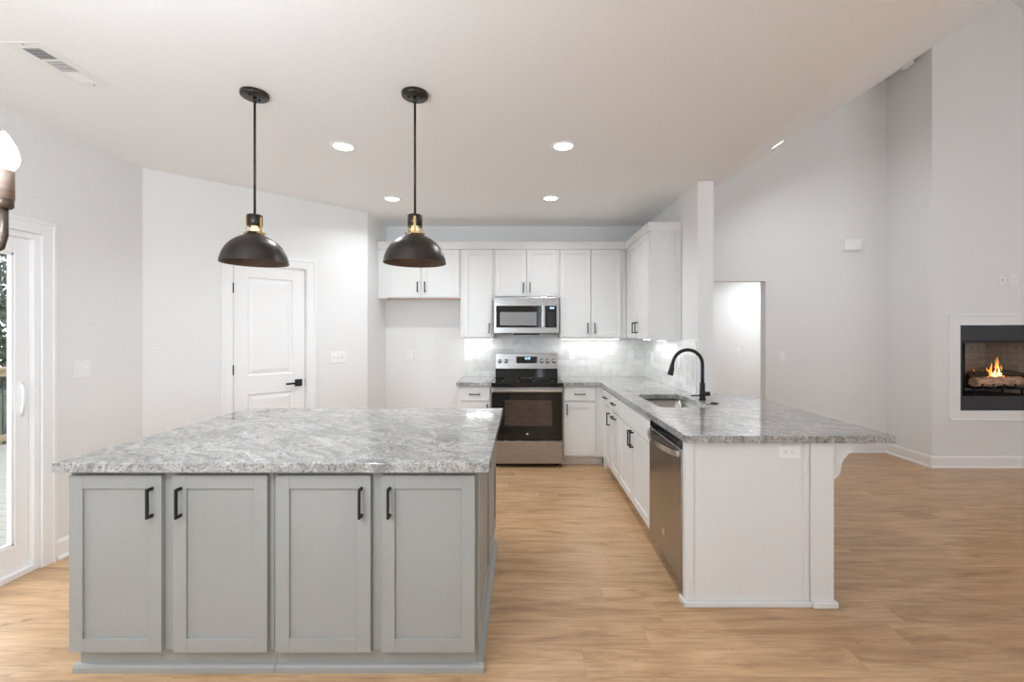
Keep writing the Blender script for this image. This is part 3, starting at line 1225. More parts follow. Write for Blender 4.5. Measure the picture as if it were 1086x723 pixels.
# ------------------------------------------------------------------ range
r = thing('electric_range', 'stainless freestanding range with black glass oven door', 'range', (.06, 5.2, 0))
RX0, RX1 = -.318, .440
YO = 4.872        # oven door front
MB().box(RX0 + .003, RX1 - .003, YO + .05, 5.52, .03, .895).build('body', BLACK, r)
for lx in (RX0 + .05, RX1 - .05):
    for ly in (YO + .10, 5.45):
        MB().cyl((lx, ly, 0), .016, .032, seg=12).build('leg', BLACK, r)
dr_ = MB().box(RX0, RX1, YO + .005, YO + .06, .045, .288, .006).build('drawer', STEEL, r)
od = MB().box(RX0, RX1, YO, YO + .055, .296, .806, .006).build('oven_door', BGLASS, r)
MB().box(RX0 + .140, RX1 - .112, YO - .0012, YO + .004, .45, .725, .0008).build('oven_window', OVENW, od)
MB().lathe([(0, 0), (.012, 0), (.012, .003), (.010, .004), (.009, .003), (0, .003)], (.062, YO - .0005, .362), 20, 'y').build('badge', CHROME, od).rotation_euler = (0, 0, 0)
m = MB()
m.box(RX0, RX1, YO - .004, YO + .055, .808, .866, .006)
m.build('door_top_trim', STEELH, r)
m = MB()
m.box(RX0 + .012, RX1 - .012, YO - .052, YO - .034, .818, .848, .006)
for q in (RX0 + .04, RX1 - .04):
    m.box(q - .014, q + .014, YO - .038, YO - .002, .822, .844, .003)
m.build('handle', STEELH, r)
m = MB()
m.box(RX0 - .004, RX1 + .004, YO - .018, 5.475, .868, .912, .005)
ck = m.build('cooktop', BGLASS, r)
for (bx, by, br) in ((-.12, 5.06, .095), (.24, 5.06, .115), (-.12, 5.32, .075), (.24, 5.32, .075), (.06, 5.36, .06)):
    MB().lathe([(br - .003, .9122), (br, .9126), (br + .003, .9122)], (bx, by, 0), 40).build('burner_ring', PLASTS, ck)
# backguard
m = MB()
m.prism([(5.465, 1.015), (5.485, 1.197), (5.53, 1.197), (5.53, 1.015)], 'x', RX0 + .006, RX1 - .006, .004)
bg = m.build('control_panel', STEEL, r)
m = MB()
m.prism([(5.455, .912), (5.462, 1.014), (5.53, 1.014), (5.53, .912)], 'x', RX0 + .008, RX1 - .008)
m.build('backguard', BGLASS, r)
YK = 5.474
MB().box(-.062, .190, YK - .002, YK + .012, 1.075, 1.160, .002).build('display', BGLASS, bg)
dsp = MB()
for k, dx in enumerate((.045, .060, .080, .095)):
    for (a, b, c, d) in ((0, .010, 0, .003), (0, .010, .020, .023), (0, .003, 0, .023), (.007, .010, 0, .023)):
        dsp.box(dx + a, dx + b, YK - .0035, YK - .0022, 1.128 + c, 1.128 + d)
dsp.build('clock_digits', LCD, bg)
m = MB()
for i in range(10):
    for j in range(2):
        m.box(-.048 + i * .024, -.042 + i * .024, YK - .0035, YK - .0022, 1.086 + j * .016, 1.089 + j * .016)
m.build('touch_keys', PLASTS, bg)
for kx in (-.262, -.186, .242, .314, .392):
    kk = MB().lathe([(0, 0), (.026, 0), (.027, -.004), (.021, -.008), (.019, -.030), (.016, -.034), (0, -.034)], (kx, YK, 1.106), 24, 'y').build('knob', STEELH, bg)
    MB().box(kx - .003, kx + .003, YK - .0365, YK - .033, 1.106, 1.124, .0006).build('pointer', BLACK, kk)

# ------------------------------------------------------------------ microwave
r = thing('microwave', 'stainless over-the-range microwave between the upper cabinets', 'microwave', (.055, 5.35, 1.43))
MX0, MX1, MY = -.312, .428, 5.150
MB().box(MX0 + .004, MX1 - .004, MY + .03, YB - .012, 1.445, 1.843).build('body', STEEL, r)
m = MB()
m.box(MX0, MX1, MY, MY + .05, 1.440, 1.850, .005)
m.build('front', STEEL, r)
dr_ = MB().box(-.285, .225, MY - .008, MY + .006, 1.505, 1.752, .003).build('door_glass', BGLASS, r)
MB().box(-.243, .172, MY - .010, MY - .006, 1.530, 1.680, .001).build('door_window', MICW, dr_)
m = MB()
m.box(.232, .262, MY - .030, MY - .016, 1.506, 1.752, .005)
for zz in (1.53, 1.728):
    m.box(.238, .256, MY - .020, MY + .004, zz - .012, zz + .012, .002)
m.build('handle', STEELH, r)
cp = MB().box(.268, .398, MY - .008, MY + .006, 1.505, 1.752, .003).build('control_panel', BGLASS, r)
m = MB()
for k, dx in enumerate((.322, .333, .348, .359)):
    for (a, b, c, d) in ((0, .008, 0, .003), (0, .008, .014, .017), (0, .003, 0, .017), (.005, .008, 0, .017)):
        m.box(dx + a, dx + b, MY - .0095, MY - .0082, 1.718 + c, 1.718 + d)
m.build('clock_digits', LCD, cp)
m = MB()
for i in range(3):
    for j in range(7):
        m.box(.303 + i * .025, .315 + i * .025, MY - .0095, MY - .0082, 1.528 + j * .023, 1.534 + j * .023)
m.build('keypad', PLASTS, cp)
m = MB()
m.box(MX0 + .22, MX1 - .22, MY + .012, MY + .10, 1.424, 1.441, .004)
m.build('vent_grille', BLACK, r)
for (a, b) in ((MX0 + .02, MX0 + .20), (MX1 - .20, MX1 - .02)):
    MB().box(a, b, MY + .04, MY + .22, 1.432, 1.446, .004).build('grease_filter', VENTD, r)

# ------------------------------------------------------------------ upper cabinets
YU = 5.222       # door fronts
ZU0, ZU1 = 1.385, 2.402
def upper_back(label, x0, x1, z0, doors, hz, fill=None):
    r = thing('wall_cabinet', label, 'cabinet', ((x0 + x1) / 2, (YU + YB) / 2, z0), group='white wall cabinets')
    MB().box(x0, x1, YU + .021, YB - .002, z0, 2.49, .0015).build('body', CABW, r)
    for (a, b, hx) in doors:
        d = MB().shaker(a, b, z0 + .012, ZU1, YU, .057).build('door', CABW, r)
        MB().pull_v(hx, YU, hz, .115).build('handle', BLACK, d)
    return r


fc = upper_back('short white wall cabinet with two doors above the empty refrigerator space', XA + .001, -.702, 1.842,
           [(-1.552, -1.158, -1.190), (-1.138, -.716, -1.106)], 1.97)
MB().box(XA + .11, -.71, YU + .021, YU + .04, 1.832, 1.8425).build('bottom_edge', RAWWOOD, fc)
upper_back('tall single-door white wall cabinet left of the microwave', -.700, -.320, ZU0, [(-.668, -.340, -.368)], 1.50)
upper_back('short white wall cabinet directly above the microwave', -.318, .438, 1.853, [(-.298, .056, .024), (.062, .412, .098)], 1.965)
upper_back('tall double-door white wall cabinet right of the microwave', .440, 1.205, ZU0, [(.448, .793, .760), (.803, 1.142, .838)], 1.50)
# right return
XU = 1.198
r = thing('wall_cabinet', 'tall white wall cabinet on the partition facing the range corner', 'cabinet', (1.36, 4.76, ZU0), group='white wall cabinets')
m = MB()
m.box(XU + .021, 1.508, 4.305, 5.242, ZU0, 2.49, .0015)
m.build('body', CABW, r)
M = FX(XU)
for (a, b, hy) in ((4.768, 5.195, 4.815), (4.315, 4.762, 4.70)):
    d = MB(M).shaker(-b, -a, ZU0 + .012, ZU1, 0, .057).build('door', CABW, r)
    MB(M).pull_v(-hy, 0, 1.50, .115).build('handle', BLACK, d)
m = MB()
m.box(XU + .018, XU + .075, 4.297, 4.306, ZU0 - .012, 2.405, .001)
m.box(XU + .075, 1.455, 4.301, 4.306, ZU0 - .012, 2.405, .001)
m.box(1.455, 1.508, 4.297, 4.306, ZU0 - .012, 2.405, .001)
m.build('side_panel', CABW, r)
# flat crown across all of them
m = MB()
m.prism([(XA + .002, YU - .004), (XU - .004, YU - .004), (XU - .004, 4.290), (1.508, 4.290), (1.508, 4.305), (XU + .02, 4.305), (XU + .02, YU + .020), (XA + .002, YU + .020)], 'z', 2.405, 2.492, .002)
struct('trim_3', m, CABW)

# under-cabinet LED bars
def strip(label, x0, x1, y0, y1, rotz_long):
    r = thing('under_cabinet_light', label, 'light', ((x0 + x1) / 2, (y0 + y1) / 2, ZU0 - .022), group='under cabinet lights')
    MB().box(x0, x1, y0, y1, ZU0 - .012, ZU0 - .001, .002).build('housing', PLAST, r)
    MB().box(x0 + .004, x1 - .004, y0 + .003, y1 - .003, ZU0 - .018, ZU0 - .011, .003).build('diffuser', STRIPM, r)
    lx, ly = x1 - x0 - .02, y1 - y0 - .004
    area_light('strip_light', (0, 0, .0005), lx, ly, STRIP_W * max(lx, ly) / .5, (0, 0, 0), (.97, .98, 1.0), r)
    return r


strip('lit LED bar under the single-door wall cabinet left of the microwave', -.665, -.335, 5.40, 5.43, 0)
strip('lit LED bar under the double-door wall cabinet right of the microwave', .47, 1.16, 5.40, 5.43, 0)
strip('lit LED bar under the wall cabinet on the partition', 1.36, 1.39, 4.36, 5.10, 1)

# tile backsplash
struct('trim_4', MB().box(-.690, 1.509, YB - .009, YB - .0005, .9145, ZU0 - .001), TILEX)
struct('trim_5', MB().box(1.501, 1.5095, YS + .035, YB - .0095, .9145, ZU0 - .001), TILEY)
struct('trim_6', MB().box(1.499, 1.5095, YS + .022, YS + .035, .9145, ZU0 - .001, .002).box(-.698, -.690, YB - .010, YB - .0005, .9145, ZU0 - .001, .002), TRIM)

# ------------------------------------------------------------------ outlets and switches
def plate(name, label, cat, loc, rz, kind, gangs=1, horizontal=False, group='wall plates'):
    r = thing(name, label, cat, loc, rz, group)
    w = .070 + .046 * (gangs - 1)
    h = .115
    R = Matrix.Rotation(PI / 2, 4, 'Y') if horizontal else None
    m = MB(R)
    m.box(-w / 2, w / 2, -.006, 0, -h / 2, h / 2, .003)
    m.build('cover_plate', PLAST, r, False)
    for g in range(gangs):
        gx = (g - (gangs - 1) / 2) * .046
        if kind == 'outlet':
            for zc in (-.0195, .0195):
                m = MB(R)
                m.box(gx - .0165, gx + .0165, -.008, -.004, zc - .014, zc + .014, .004)
                f = m.build('socket', PLAST, r, False)
                m = MB(R)
                m.box(gx - .0075, gx - .0055, -.0085, -.0075, zc - .001, zc + .007)
                m.box(gx + .0055, gx + .0075, -.0085, -.0075, zc - .001, zc + .006)
                m.cyl((gx, -.0085, zc - .008), .0025, .001, 'y', 10)
                m.build('slots', PLASTS, f, False)
        elif kind == 'switch':
            m = MB(R)
            m.box(gx - .0165, gx + .0165, -.0085, -.004, -.033, .033, .002)
            m.prism([(-.0085, -.030), (-.0085, .030), (-.0120, .030)], 'x', gx - .0145, gx + .0145)
            m.build('rocker', PLAST, r, False)
        elif kind == 'toggle':
            m = MB(R)
            m.box(gx - .0055, gx + .0055, -.018, -.004, -.004, .010, .002)
            m.build('toggle', PLAST, r, False)
        else:
            m = MB(R)
            m.cyl((gx, -.014, 0), .006, .009, 'y', 12)
            m.build('jack', PLASTS, r, False)
    return r


plate('wall_outlet', 'white outlet set sideways in the end panel of the peninsula', 'outlet', (1.423, YE, .818), 0, 'outlet', 1, True)
plate('wall_outlet', 'white outlet on the bare wall of the refrigerator space', 'outlet', (-1.36, YB, 1.18), 0, 'outlet')
plate('wall_outlet', 'white outlet on the backsplash left of the range', 'outlet', (-.536, YB - .009, 1.18), 0, 'outlet')
plate('wall_outlet', 'white outlet on the backsplash just right of the range', 'outlet', (.616, YB - .009, 1.18), 0, 'outlet')
plate('light_switch', 'white switch on the backsplash near the inside corner', 'switch', (1.335, YB - .009, 1.18), 0, 'switch')
plate('wall_outlet', 'white outlet on the tiled partition near the inside corner', 'outlet', (1.501, 5.22, 1.17), -PI / 2, 'outlet')
plate('wall_outlet', 'white outlet on the tiled partition behind the faucet', 'outlet', (1.501, 4.32, 1.17), -PI / 2, 'outlet')
_q = PA + _d * (1.0925 * math.sqrt(2))
plate('light_switch', 'triple white switch on the angled wall right of the pantry door', 'switch', (_q.x, _q.y, 1.197), PI / 4, 'toggle', 3)
plate('light_switch', 'double white switch on the wall beside the sliding glass door', 'switch', (XL, 3.078, 1.206), PI / 2, 'toggle', 2)
plate('light_switch', 'white switch on the grey wall right of the open doorway', 'switch', (3.147, YF, 1.16), 0, 'toggle')
plate('light_switch', 'white switch on the hall wall seen through the open doorway', 'switch', (3.22, 6.78, 1.16), 0, 'toggle')
plate('wall_outlet', 'white outlet above the fireplace', 'outlet', (5.285, YC, 2.012), 0, 'outlet')
plate('cable_plate', 'white cable plate left of the outlet above the fireplace', 'cable plate', (5.155, YC, 2.012), 0, 'jack')

r = thing('door_chime', 'white rectangular chime box high on the living room wall', 'doorbell chime', (3.98, YF, 2.43))
MB().box(3.865, 4.095, YF - .012, YF, 2.432, 2.578, .003).build('back_plate', PLAST, r)
MB().box(3.875, 4.085, YF - .055, YF - .011, 2.440, 2.570, .008).build('cover', PLAST, r)

# ------------------------------------------------------------------ ceiling fixtures
def recessed(label, loc, rot=None, group='recessed ceiling lights', power=CAN_W):
    r = thing('recessed_light', label, 'light', loc, 0, group)
    if rot:
        r.rotation_euler = rot
    MB().lathe([(.064, -.003), (.070, -.008), (.086, -.006), (.090, -.0005), (.064, -.0005)], (0, 0, 0), 40, closed=True).build('trim_ring', PLAST, r, False)
    MB().lathe([(0, -.013), (.020, -.0125), (.040, -.0105), (.056, -.007), (.064, -.003)], (0, 0, 0), 40).build('lens', LENS, r, False)
    area_light('can_light', (0, 0, -.016), .12, .12, power, (0, 0, 0), (.93, .98, 1.03), r, 'DISK', spread=2.6)
    return r


recessed('lit recessed ceiling light between the two pendants', (-1.236, 3.158, ZC))
recessed('lit recessed ceiling light nearest the partition, in front of the sink run', (.29, 3.15, ZC))
recessed('lit recessed ceiling light before the refrigerator space, just left of the right pendant rod', (-1.247, 4.397, ZC))
recessed('lit recessed ceiling light nearest the range', (.28, 4.38, ZC))
recessed('lit recessed light in the sloped living room ceiling', (2.47, 4.40, vault(2.47)), (0, -math.atan(SL), 0))
recessed('unseen ceiling light added to brighten the hall beyond the open doorway', (3.5, 6.2, 2.44), None, 'recessed ceiling lights', 14.0)  # lamp out of view, added to light the hall wall
# living room continues towards the camera with the same row of cans
# smoke detector on the slope
r = thing('smoke_detector', 'small white detector at the top of the living room wall', 'smoke detector', (4.335, 5.12, vault(4.335)))
r.rotation_euler = (0, -math.atan(SL), 0)
MB().lathe([(0, -.036), (.045, -.036), (.058, -.028), (.062, -.012), (.062, 0), (0, 0)], (0, 0, 0), 32).build('housing', PLAST, r, False)
MB().lathe([(0, -.040), (.016, -.040), (.018, -.036), (0, -.036)], (0, 0, 0), 20).build('test_button', PLAST, r, False)

# ceiling register
r = thing('ceiling_vent', 'white ceiling register with louvres near the left wall', 'vent', (-2.225, 2.20, ZC))
VX0, VX1, VY0, VY1 = -2.312, -2.140, 2.020, 2.385
m = MB()
banks = ((2.066, 2.150), (2.166, 2.252), (2.268, 2.345))
bx0, bx1 = -2.268, -2.186
m.box(VX0, bx0, VY0, VY1, ZC - .0025, ZC - .0003, .002)
m.box(bx1, VX1, VY0, VY1, ZC - .0025, ZC - .0003, .002)
ys = VY0
for (a, b) in banks:
    m.box(bx0, bx1, ys, a, ZC - .0025, ZC - .0003)
    ys = b
m.box(bx0, bx1, ys, VY1, ZC - .0025, ZC - .0003)
m.build('face_plate', PLAST, r)
MB().box(bx0, bx1, VY0 + .02, VY1 - .02, ZC - .0012, ZC - .0004).build('duct', VENTD, r)
for i, (a, b) in enumerate(banks):
    n = 8
    for k in range(n):
        yc = a + (b - a) * (k + .5) / n
        tilt = (.55, .22, -.30)[i]
        M = Matrix.Translation(((bx0 + bx1) / 2, yc, ZC - .0035)) @ Matrix.Rotation(tilt, 4, 'X')
        m = MB().obox(M, bx1 - bx0, .0078 if i else .0062, .0009)
        m.build('slat', PLAST, r)
for yy in (VY0 + .014, VY1 - .014):
    MB().lathe([(0, -.0055), (.004, -.005), (.004, -.003), (0, -.003)], (-2.225, yy, ZC), 10).build('screw', VENTD, r)

# pendants
PZ = 1.826
def pendant(label, x, y, rz):
    r = thing('pendant_lamp', label, 'lamp', (x, y, ZC), rz, 'pendant lamps above the island')
    cz = -ZC
    m = MB()
    m.lathe([(0, -.022), (.066, -.022), (.070, -.018), (.071, 0), (0, 0)], (0, 0, 0), 40)
    cn = m.build('canopy', BRONZE, r, False)
    for sx in (-1, 1):
        MB().lathe([(0, -.030), (.005, -.029), (.006, -.022), (0, -.022)], (sx * .034, 0, 0), 12).build('screw', BLACK, cn, False)
    m = MB()
    m.tube([(0, 0, -.02), (0, 0, -.05)], .010, 14)
    m.tube([(0, 0, -.04), (0, 0, 2.085 + cz)], .0062, 12)
    m.build('rod', BRONZE, r, False)
    z0 = PZ + cz
    m = MB()
    m.lathe([(0, 2.086 + cz), (.036, 2.086 + cz), (.039, 2.083 + cz), (.039, 2.026 + cz), (.036, 2.024 + cz), (.030, 2.026 + cz), (0, 2.030 + cz)], (0, 0, 0), 32)
    m.build('cap', BRONZE, r, False)
    out = [(.036, .168), (.037, .160), (.044, .153), (.064, .143), (.089, .130), (.113, .112), (.133, .090), (.147, .067), (.157, .043), (.1635, .020), (.1665, .002), (.1670, 0)]
    m = MB()
    m.lathe([(a, b + z0) for a, b in out], (0, 0, 0), 56)
    sh = m.build('shade', BRONZE, r, False)
    inn = [(.1670, 0), (.1638, 0), (.1605, .020), (.154, .043), (.144, .0655), (.130, .0875), (.1105, .109), (.087, .1265), (.062, .139), (.042, .149), (.033, .158), (.032, .168), (.036, .168)]
    MB().lathe([(a, b + z0) for a, b in inn], (0, 0, 0), 56).build('shade_lining', BRONZEIN, sh, False)
    for k in range(3):
        a = k * 2 * PI / 3
        M = Matrix.Rotation(a, 4, 'Z')
        m = MB(M)
        m.box(-.0065, .0065, -.0435, -.0395, 1.986 + cz, 2.072 + cz, .001)
        m.box(-.026, .026, -.0475, -.0415, 1.980 + cz, 1.993 + cz, .001)
        for zz in (2.055, 2.035):
            m.lathe([(0, 0), (.003, 0), (.003, -.0015), (0, -.002)], (0, -.0435, zz + cz), 8, 'y')
        m.build('bracket', BRASS, r, False)
    # bulb hanging from the cap into the shade
    m = MB()
    m.lathe([(0, 2.028 + cz), (.017, 2.026 + cz), (.019, 2.000 + cz), (.020, 1.985 + cz), (.028, 1.955 + cz), (.028, 1.925 + cz), (.020, 1.902 + cz), (0, 1.895 + cz)], (0, 0, 0), 24)
    m.build('bulb', BULBW, r, False)
    return r


pendant('dark bronze dome pendant over the left end of the island', -1.440, 2.459, math.radians(75))
pendant('dark bronze dome pendant over the right end of the island', -.575, 2.459, math.radians(12))

# chandelier, mostly outside the left edge of the picture
CX, CY = -1.197, .60
r = thing('chandelier', 'bronze candle chandelier with a lit bulb at the left edge', 'chandelier', (CX, CY, 1.55))
m = MB()
m.lathe([(0, ZC - .03), (.06, ZC - .028), (.065, ZC - .012), (.065, ZC), (0, ZC)], (CX, CY, 0), 32)
m.build('canopy', CHBRONZE, r)
MB().tube([(CX, CY, ZC - .02), (CX, CY, 1.60)], .007, 12).build('stem', CHBRONZE, r)
MB().lathe([(0, 1.545), (.012, 1.55), (.022, 1.57), (.03, 1.60), (.022, 1.63), (.012, 1.65), (0, 1.66)], (CX, CY, 0), 24).build('hub', CHBRONZE, r)
for k in range(6):
    a = math.radians(35 + 60 * k)
    c, s = math.cos(a), math.sin(a)
    R = .35
    pts = [(CX + c * q, CY + s * q, z) for q, z in ((.02, 1.60), (.10, 1.592), (.22, 1.588), (.30, 1.588), (.332, 1.592), (.346, 1.604), (.35, 1.625), (.35, 1.675))]
    MB().tube(pts, .0062, 12).build('arm', CHBRONZE, r)
    px, py = CX + c * R, CY + s * R
    m = MB()
    m.lathe([(0, 1.672), (.010, 1.672), (.013, 1.676), (.013, 1.688), (.010, 1.690), (0, 1.69)], (px, py, 0), 20)
    m.build('cup', CHBRONZE, r)
    cd = MB().lathe([(0, 1.688), (.0138, 1.688), (.0138, 1.738), (.012, 1.740), (0, 1.740)], (px, py, 0), 20).build('candle_sleeve', SLEEVE, r)
    MB().lathe([(.0095, 1.738), (.0125, 1.742), (.0160, 1.7475), (.0188, 1.7535), (.0200, 1.760), (.0197, 1.767), (.0182, 1.7745), (.0155, 1.7825), (.0120, 1.790), (.0082, 1.797), (.0045, 1.803), (.0015, 1.8075), (0, 1.8085)], (px, py, 0), 36).build('bulb', BULB, cd)
    pl = bpy.data.lights.new('candle_light', 'POINT')
    pl.energy = CANDLE_W
    pl.color = (.86, .97, 1.08)
    pl.shadow_soft_size = .03
    plo = bpy.data.objects.new('candle_light', pl)
    COL.objects.link(plo)
    plo.parent = r
    plo.location = (c * R, s * R, 1.845 - 1.55)

# ------------------------------------------------------------------ fireplace
r = thing('fireplace_surround', 'white flat moulding framing the fireplace', 'fireplace surround', (XRIDGE, YC, .50))
m = MB()
sx0, sx1, sz0, sz1 = 4.585, 5.845, .510, 1.640
w = FX0 - sx0
m.box(sx0, FX0, YC - .016, YC, sz0, sz1, .003)
m.box(FX1, sx1, YC - .016, YC, sz0, sz1, .003)
m.box(FX0, FX1, YC - .016, YC, sz0, FZ0, .003)
m.box(FX0, FX1, YC - .016, YC, FZ1, sz1, .003)
m.build('moulding', TRIM, r)
m = MB()
e_ = .014
m.box(sx0 - .004, sx0 + e_, YC - .024, YC - .014, sz0, sz1, .003)
m.box(sx1 - e_, sx1 + .004, YC - .024, YC - .014, sz0, sz1, .003)
m.box(sx0, sx1, YC - .024, YC - .014, sz0 - .004, sz0 + e_, .003)
m.box(sx0, sx1, YC - .024, YC - .014, sz1 - e_, sz1 + .004, .003)
m.build('back_band', TRIM, r)

r = thing('fireplace_insert', 'black steel gas fireplace set in the living room wall', 'fireplace', (XRIDGE, 5.15, FZ0))
gx0, gx1, gz0, gz1 = 4.730, 5.700, .765, 1.368
m = MB()
m.box(FX0 + .002, gx0, YC - .006, YC + .04, FZ0 + .002, FZ1 - .002, .002)
m.box(gx1, FX1 - .002, YC - .006, YC + .04, FZ0 + .002, FZ1 - .002, .002)
m.box(gx0, gx1, YC - .006, YC + .04, gz1, FZ1 - .002, .002)
m.box(gx0, gx1, YC - .006, YC + .04, FZ0 + .002, gz0, .002)
m.build('face_frame', FIREMET, r)
m = MB()
m.box(gx0, gx1, YC + .002, YC + .05, gz1 - .03, gz1 + .001, .002)
m.build('hood', BLACK, r)
yb = 5.40
bw = .20
m = MB()
m.box(gx0 + bw - .02, gx1 - bw + .02, yb, yb + .03, gz0 - .01, gz1 + .03)
m.build('back_panel', FIREBRICK, r)
for (a, b) in (((gx0 + .005, YC + .045), (gx0 + bw, yb)), ((gx1 - .005, YC + .045), (gx1 - bw, yb))):
    m = MB()
    nx = -.03 if a[0] < 5.2 else .03
    m.prism([a, b, (b[0] + nx, b[1]), (a[0] + nx * .3, a[1])], 'z', gz0 - .01, gz1 + .03)
    m.build('side_brick', FIREBRICK, r)
MB().box(5.135, 5.143, yb - .004, yb + .001, gz0, gz1).build('panel_seam', DARK, r)
MB().box(gx0 - .02, gx1 + .02, YC + .04, yb + .02, gz0 - .03, gz0 - .005).build('hearth_floor', DARK, r)
MB().box(gx0 - .02, gx1 + .02, YC + .04, yb + .02, gz1 + .025, gz1 + .05).build('firebox_top', DARK, r)
for (a, b) in ((gx0 + .002, gx0 + .085), (gx1 - .085, gx1 - .002)):
    m = MB()
    for k in range(6):
        q = a + (b - a) * (k + .5) / 6
        m.tube([(q, YC + .055, gz0), (q, YC + .055, gz1 - .03)], .0065, 6)
    m.build('mesh_curtain', BLACK, r)
# grate
r = thing('fireplace_grate', 'black iron grate holding the gas logs', 'grate', (5.27, 5.12, gz0 - .005))
m = MB()
for yy in (5.03, 5.24):
    m.box(4.98, 5.57, yy - .008, yy + .008, gz0 + .055, gz0 + .072, .002)
m.build('frame', BLACK, r)
for k in range(5):
    q = 5.03 + k * .12
    MB().tube([(q, 5.27, gz0 + .08), (q, 5.24, gz0 + .066), (q, 5.02, gz0 + .066), (q, 4.975, gz0 + .08), (q, 4.965, gz0 + .125)], .008, 8).build('bar', BLACK, r)
for q in (5.01, 5.53):
    for yy in (5.03, 5.24):
        MB().box(q - .008, q + .008, yy - .008, yy + .008, gz0 - .005, gz0 + .058).build('leg', BLACK, r)


def log(label, p0, p1, rad, mat, seed):
    rnd = random.Random(seed)
    P0, P1 = Vector(p0), Vector(p1)
    n = 12
    pts, rr = [], []
    for k in range(n + 1):
        t = k / n
        p = P0.lerp(P1, t) + Vector((0, rnd.uniform(-.006, .006), rnd.uniform(-.005, .005)))
        pts.append(p)
        rr.append(rad * rnd.uniform(.88, 1.12) * (.86 if k in (0, n) else 1))
    m = MB()
    m.tube(pts, rr, 14)
    o = m.build('fire_log', mat)
    return tag(o, label, 'log', 'gas fireplace logs')


log('pale brown gas log lying along the front of the grate', (4.99, 5.04, gz0 + .135), (5.53, 5.05, gz0 + .150), .056, LOGM, 1)
log('charred gas log across the back of the grate behind the flames', (5.00, 5.20, gz0 + .130), (5.56, 5.21, gz0 + .140), .055, LOGD, 2)
log('dark gas log leaning at the right behind the front log', (5.62, 5.10, gz0 + .195), (5.30, 5.15, gz0 + .262), .036, LOGD, 3)
log('small pale gas log at the left end leaning into the fire', (5.02, 5.13, gz0 + .20), (5.20, 5.08, gz0 + .225), .034, LOGD, 4)

r = thing('fire', 'orange gas flames burning above the logs', 'fire', (5.30, 5.13, gz0 + .17))
rnd = random.Random(5)
for (fx, fy, fh, fw, core) in ((5.285, 5.13, .17, .017, 0), (5.325, 5.12, .21, .015, 0), (5.355, 5.13, .24, .016, 0), (5.245, 5.13, .12, .015, 0), (5.395, 5.13, .15, .013, 0), (5.205, 5.13, .09, .012, 0), (5.115, 5.14, .10, .010, 0),
                               (5.305, 5.10, .11, .013, 1), (5.340, 5.10, .15, .014, 1), (5.370, 5.10, .10, .012, 1), (5.270, 5.10, .07, .010, 1), (5.16, 5.11, .06, .010, 0), (5.425, 5.12, .07, .010, 0), (5.235, 5.09, .05, .010, 0)):
    pts, rr = [], []
    ph = rnd.uniform(0, 6)
    for k in range(11):
        t = k / 10
        pts.append((fx + .018 * math.sin(ph + 5 * t) * t, fy + .008 * math.cos(ph + 4 * t) * t, gz0 + .17 + fh * t))
        rr.append(max(.001, fw * (math.sin(PI * min(1, t * .75 + .25)) ** .8) * (1 - t * .55)))
    MB().tube(pts, rr, 10).build('flame', FLAMEC if core else FLAME, r)

# ------------------------------------------------------------------ outside the sliding door
struct('ground', MB().box(-40, XL - .2, -20, 30, -1.1, -1.0), LAWN)
DZK = -.14
r = sroot('deck', (-5.0, 3.0, DZK))
m = MB()
yy = -2.0
while yy < 9.4:
    m.box(-7.35, XL - .145, yy, yy + .136, DZK - .03, DZK, .003)
    yy += .142
m.build('deck_boards', DECK, r)
m = MB()
for xx in (-7.2, -5.2, -3.3):
    m.box(xx - .04, xx + .04, -2, 9.4, DZK - .25, DZK - .031)
m.build('deck_joists', PINE, r)
r = thing('deck_railing', 'wooden deck railing with dark balusters outside the glass door', 'railing', (-7.2, 3.5, DZK))
m = MB()
m.box(-7.27, -7.13, -2, 9.2, .93, .968, .004)
m.build('top_rail', PINE, r)
MB().box(-7.22, -7.18, -2, 9.2, -.06, .03, .003).build('bottom_rail', PINE, r)
MB().box(-7.22, -7.18, -2, 9.2, .84, .93, .003).build('upper_rail', PINE, r)
for k in range(7):
    y = -1.9 + k * 1.83
    MB().box(-7.245, -7.155, y - .045, y + .045, DZK, .93, .003).build('post', PINE, r)
y = -1.8
while y < 9.2:
    MB().cyl((-7.2, y, .028), .010, .815, seg=8).build('baluster', BLACK, r)
    y += .125


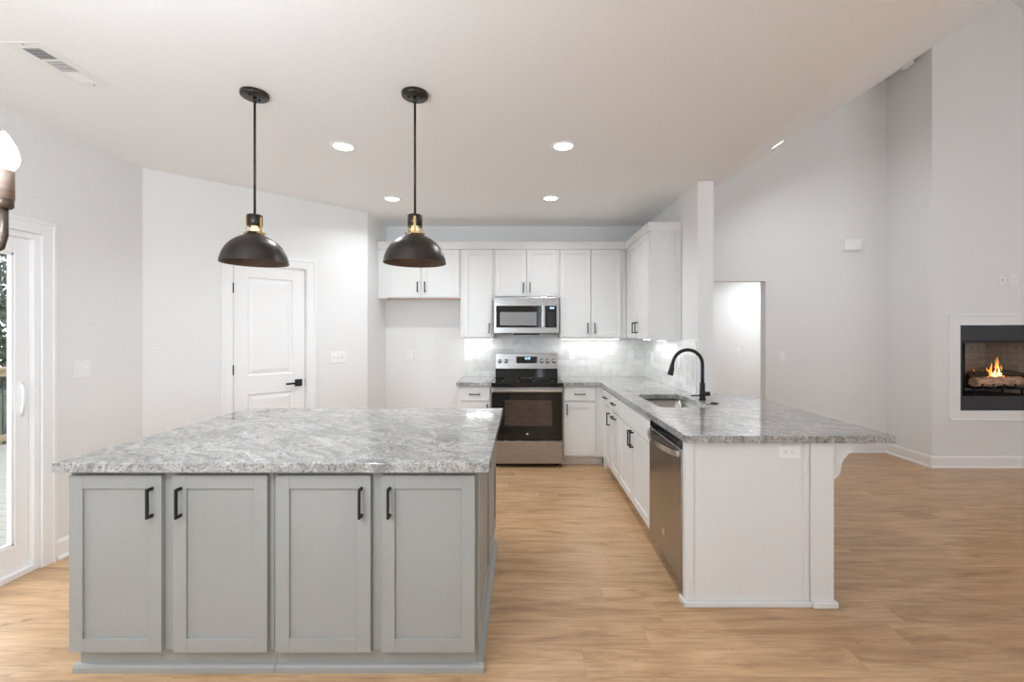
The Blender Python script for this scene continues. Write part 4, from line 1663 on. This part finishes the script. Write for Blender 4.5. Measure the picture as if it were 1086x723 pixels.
def tree(label, x, y, h, cr, seed, nb=14, nl=110):
    rnd = random.Random(seed)
    r = thing('woodland_tree', label, 'tree', (x, y, -1.0), 0, 'trees beyond the deck')
    m = MB()
    tr = [(x + rnd.uniform(-.1, .1) * k, y + rnd.uniform(-.1, .1) * k, -1.0 + h * .85 * k / 6) for k in range(7)]
    m.tube(tr, [.17 * (1 - k / 7.5) for k in range(7)], 9)
    ends = []
    for k in range(nb):
        i = rnd.randint(1 if nb > 20 else 2, 6)
        b = Vector(tr[i])
        a = rnd.uniform(0, 2 * PI)
        e = b + Vector((math.cos(a) * cr * rnd.uniform(.4, 1), math.sin(a) * cr * rnd.uniform(.4, 1), rnd.uniform(.1, h * .18)))
        m.tube([b, b.lerp(e, .5) + Vector((0, 0, .1)), e], [.05, .03, .012], 6)
        ends.append(e)
    m.build('trunk', BARK, r)
    tb = bmesh.new()
    for e in ends:
        for q in range(nl):
            p = e + Vector((rnd.gauss(0, .45), rnd.gauss(0, .45), rnd.gauss(0, .40)))
            s = rnd.uniform(.05, .10)
            R = Matrix.Rotation(rnd.uniform(0, 6.28), 3, 'Z') @ Matrix.Rotation(rnd.uniform(-1.2, 1.2), 3, 'X')
            vs = [tb.verts.new(p + R @ Vector(c)) for c in ((-s * .5, 0, 0), (0, -s, 0), (s * .5, 0, 0), (0, s, 0))]
            tb.faces.new(vs)
    m = MB()
    m.merge(tb)
    m.build('foliage', LEAF, r)


tl = ['leafy tree just beyond the deck railing, seen at the edge of the door glass',
      'leafy tree in the second row behind the nearest tree by the deck', 'tall slim tree far beyond the deck, behind the other two']
for i, (x, y, h, cr) in enumerate(((-10.5, 9.4, 7.5, 1.6), (-15.2, 12.4, 8.5, 1.6), (-17.5, 17.0, 9.5, 1.6))):
    tree(tl[i], x, y, h, cr, 20 + i, 34, 200 if i == 0 else 120)
rnd = random.Random(77)
tb = bmesh.new()
for q in range(26000):
    p = Vector((-22 - abs(rnd.gauss(0, 1.3)), rnd.uniform(-12, 32), -1 + 9.5 * rnd.random() ** 1.1))
    sz = rnd.uniform(.16, .34)
    R = Matrix.Rotation(rnd.uniform(0, 6.28), 3, 'Z') @ Matrix.Rotation(rnd.uniform(-1.2, 1.2), 3, 'X')
    tb.faces.new([tb.verts.new(p + R @ Vector(c)) for c in ((-sz * .5, 0, 0), (0, -sz, 0), (sz * .5, 0, 0), (0, sz, 0))])
m = MB()
m.merge(tb)
tag(m.build('treeline', LEAF), 'dense green woods across the back of the yard', 'trees', None, 'stuff')
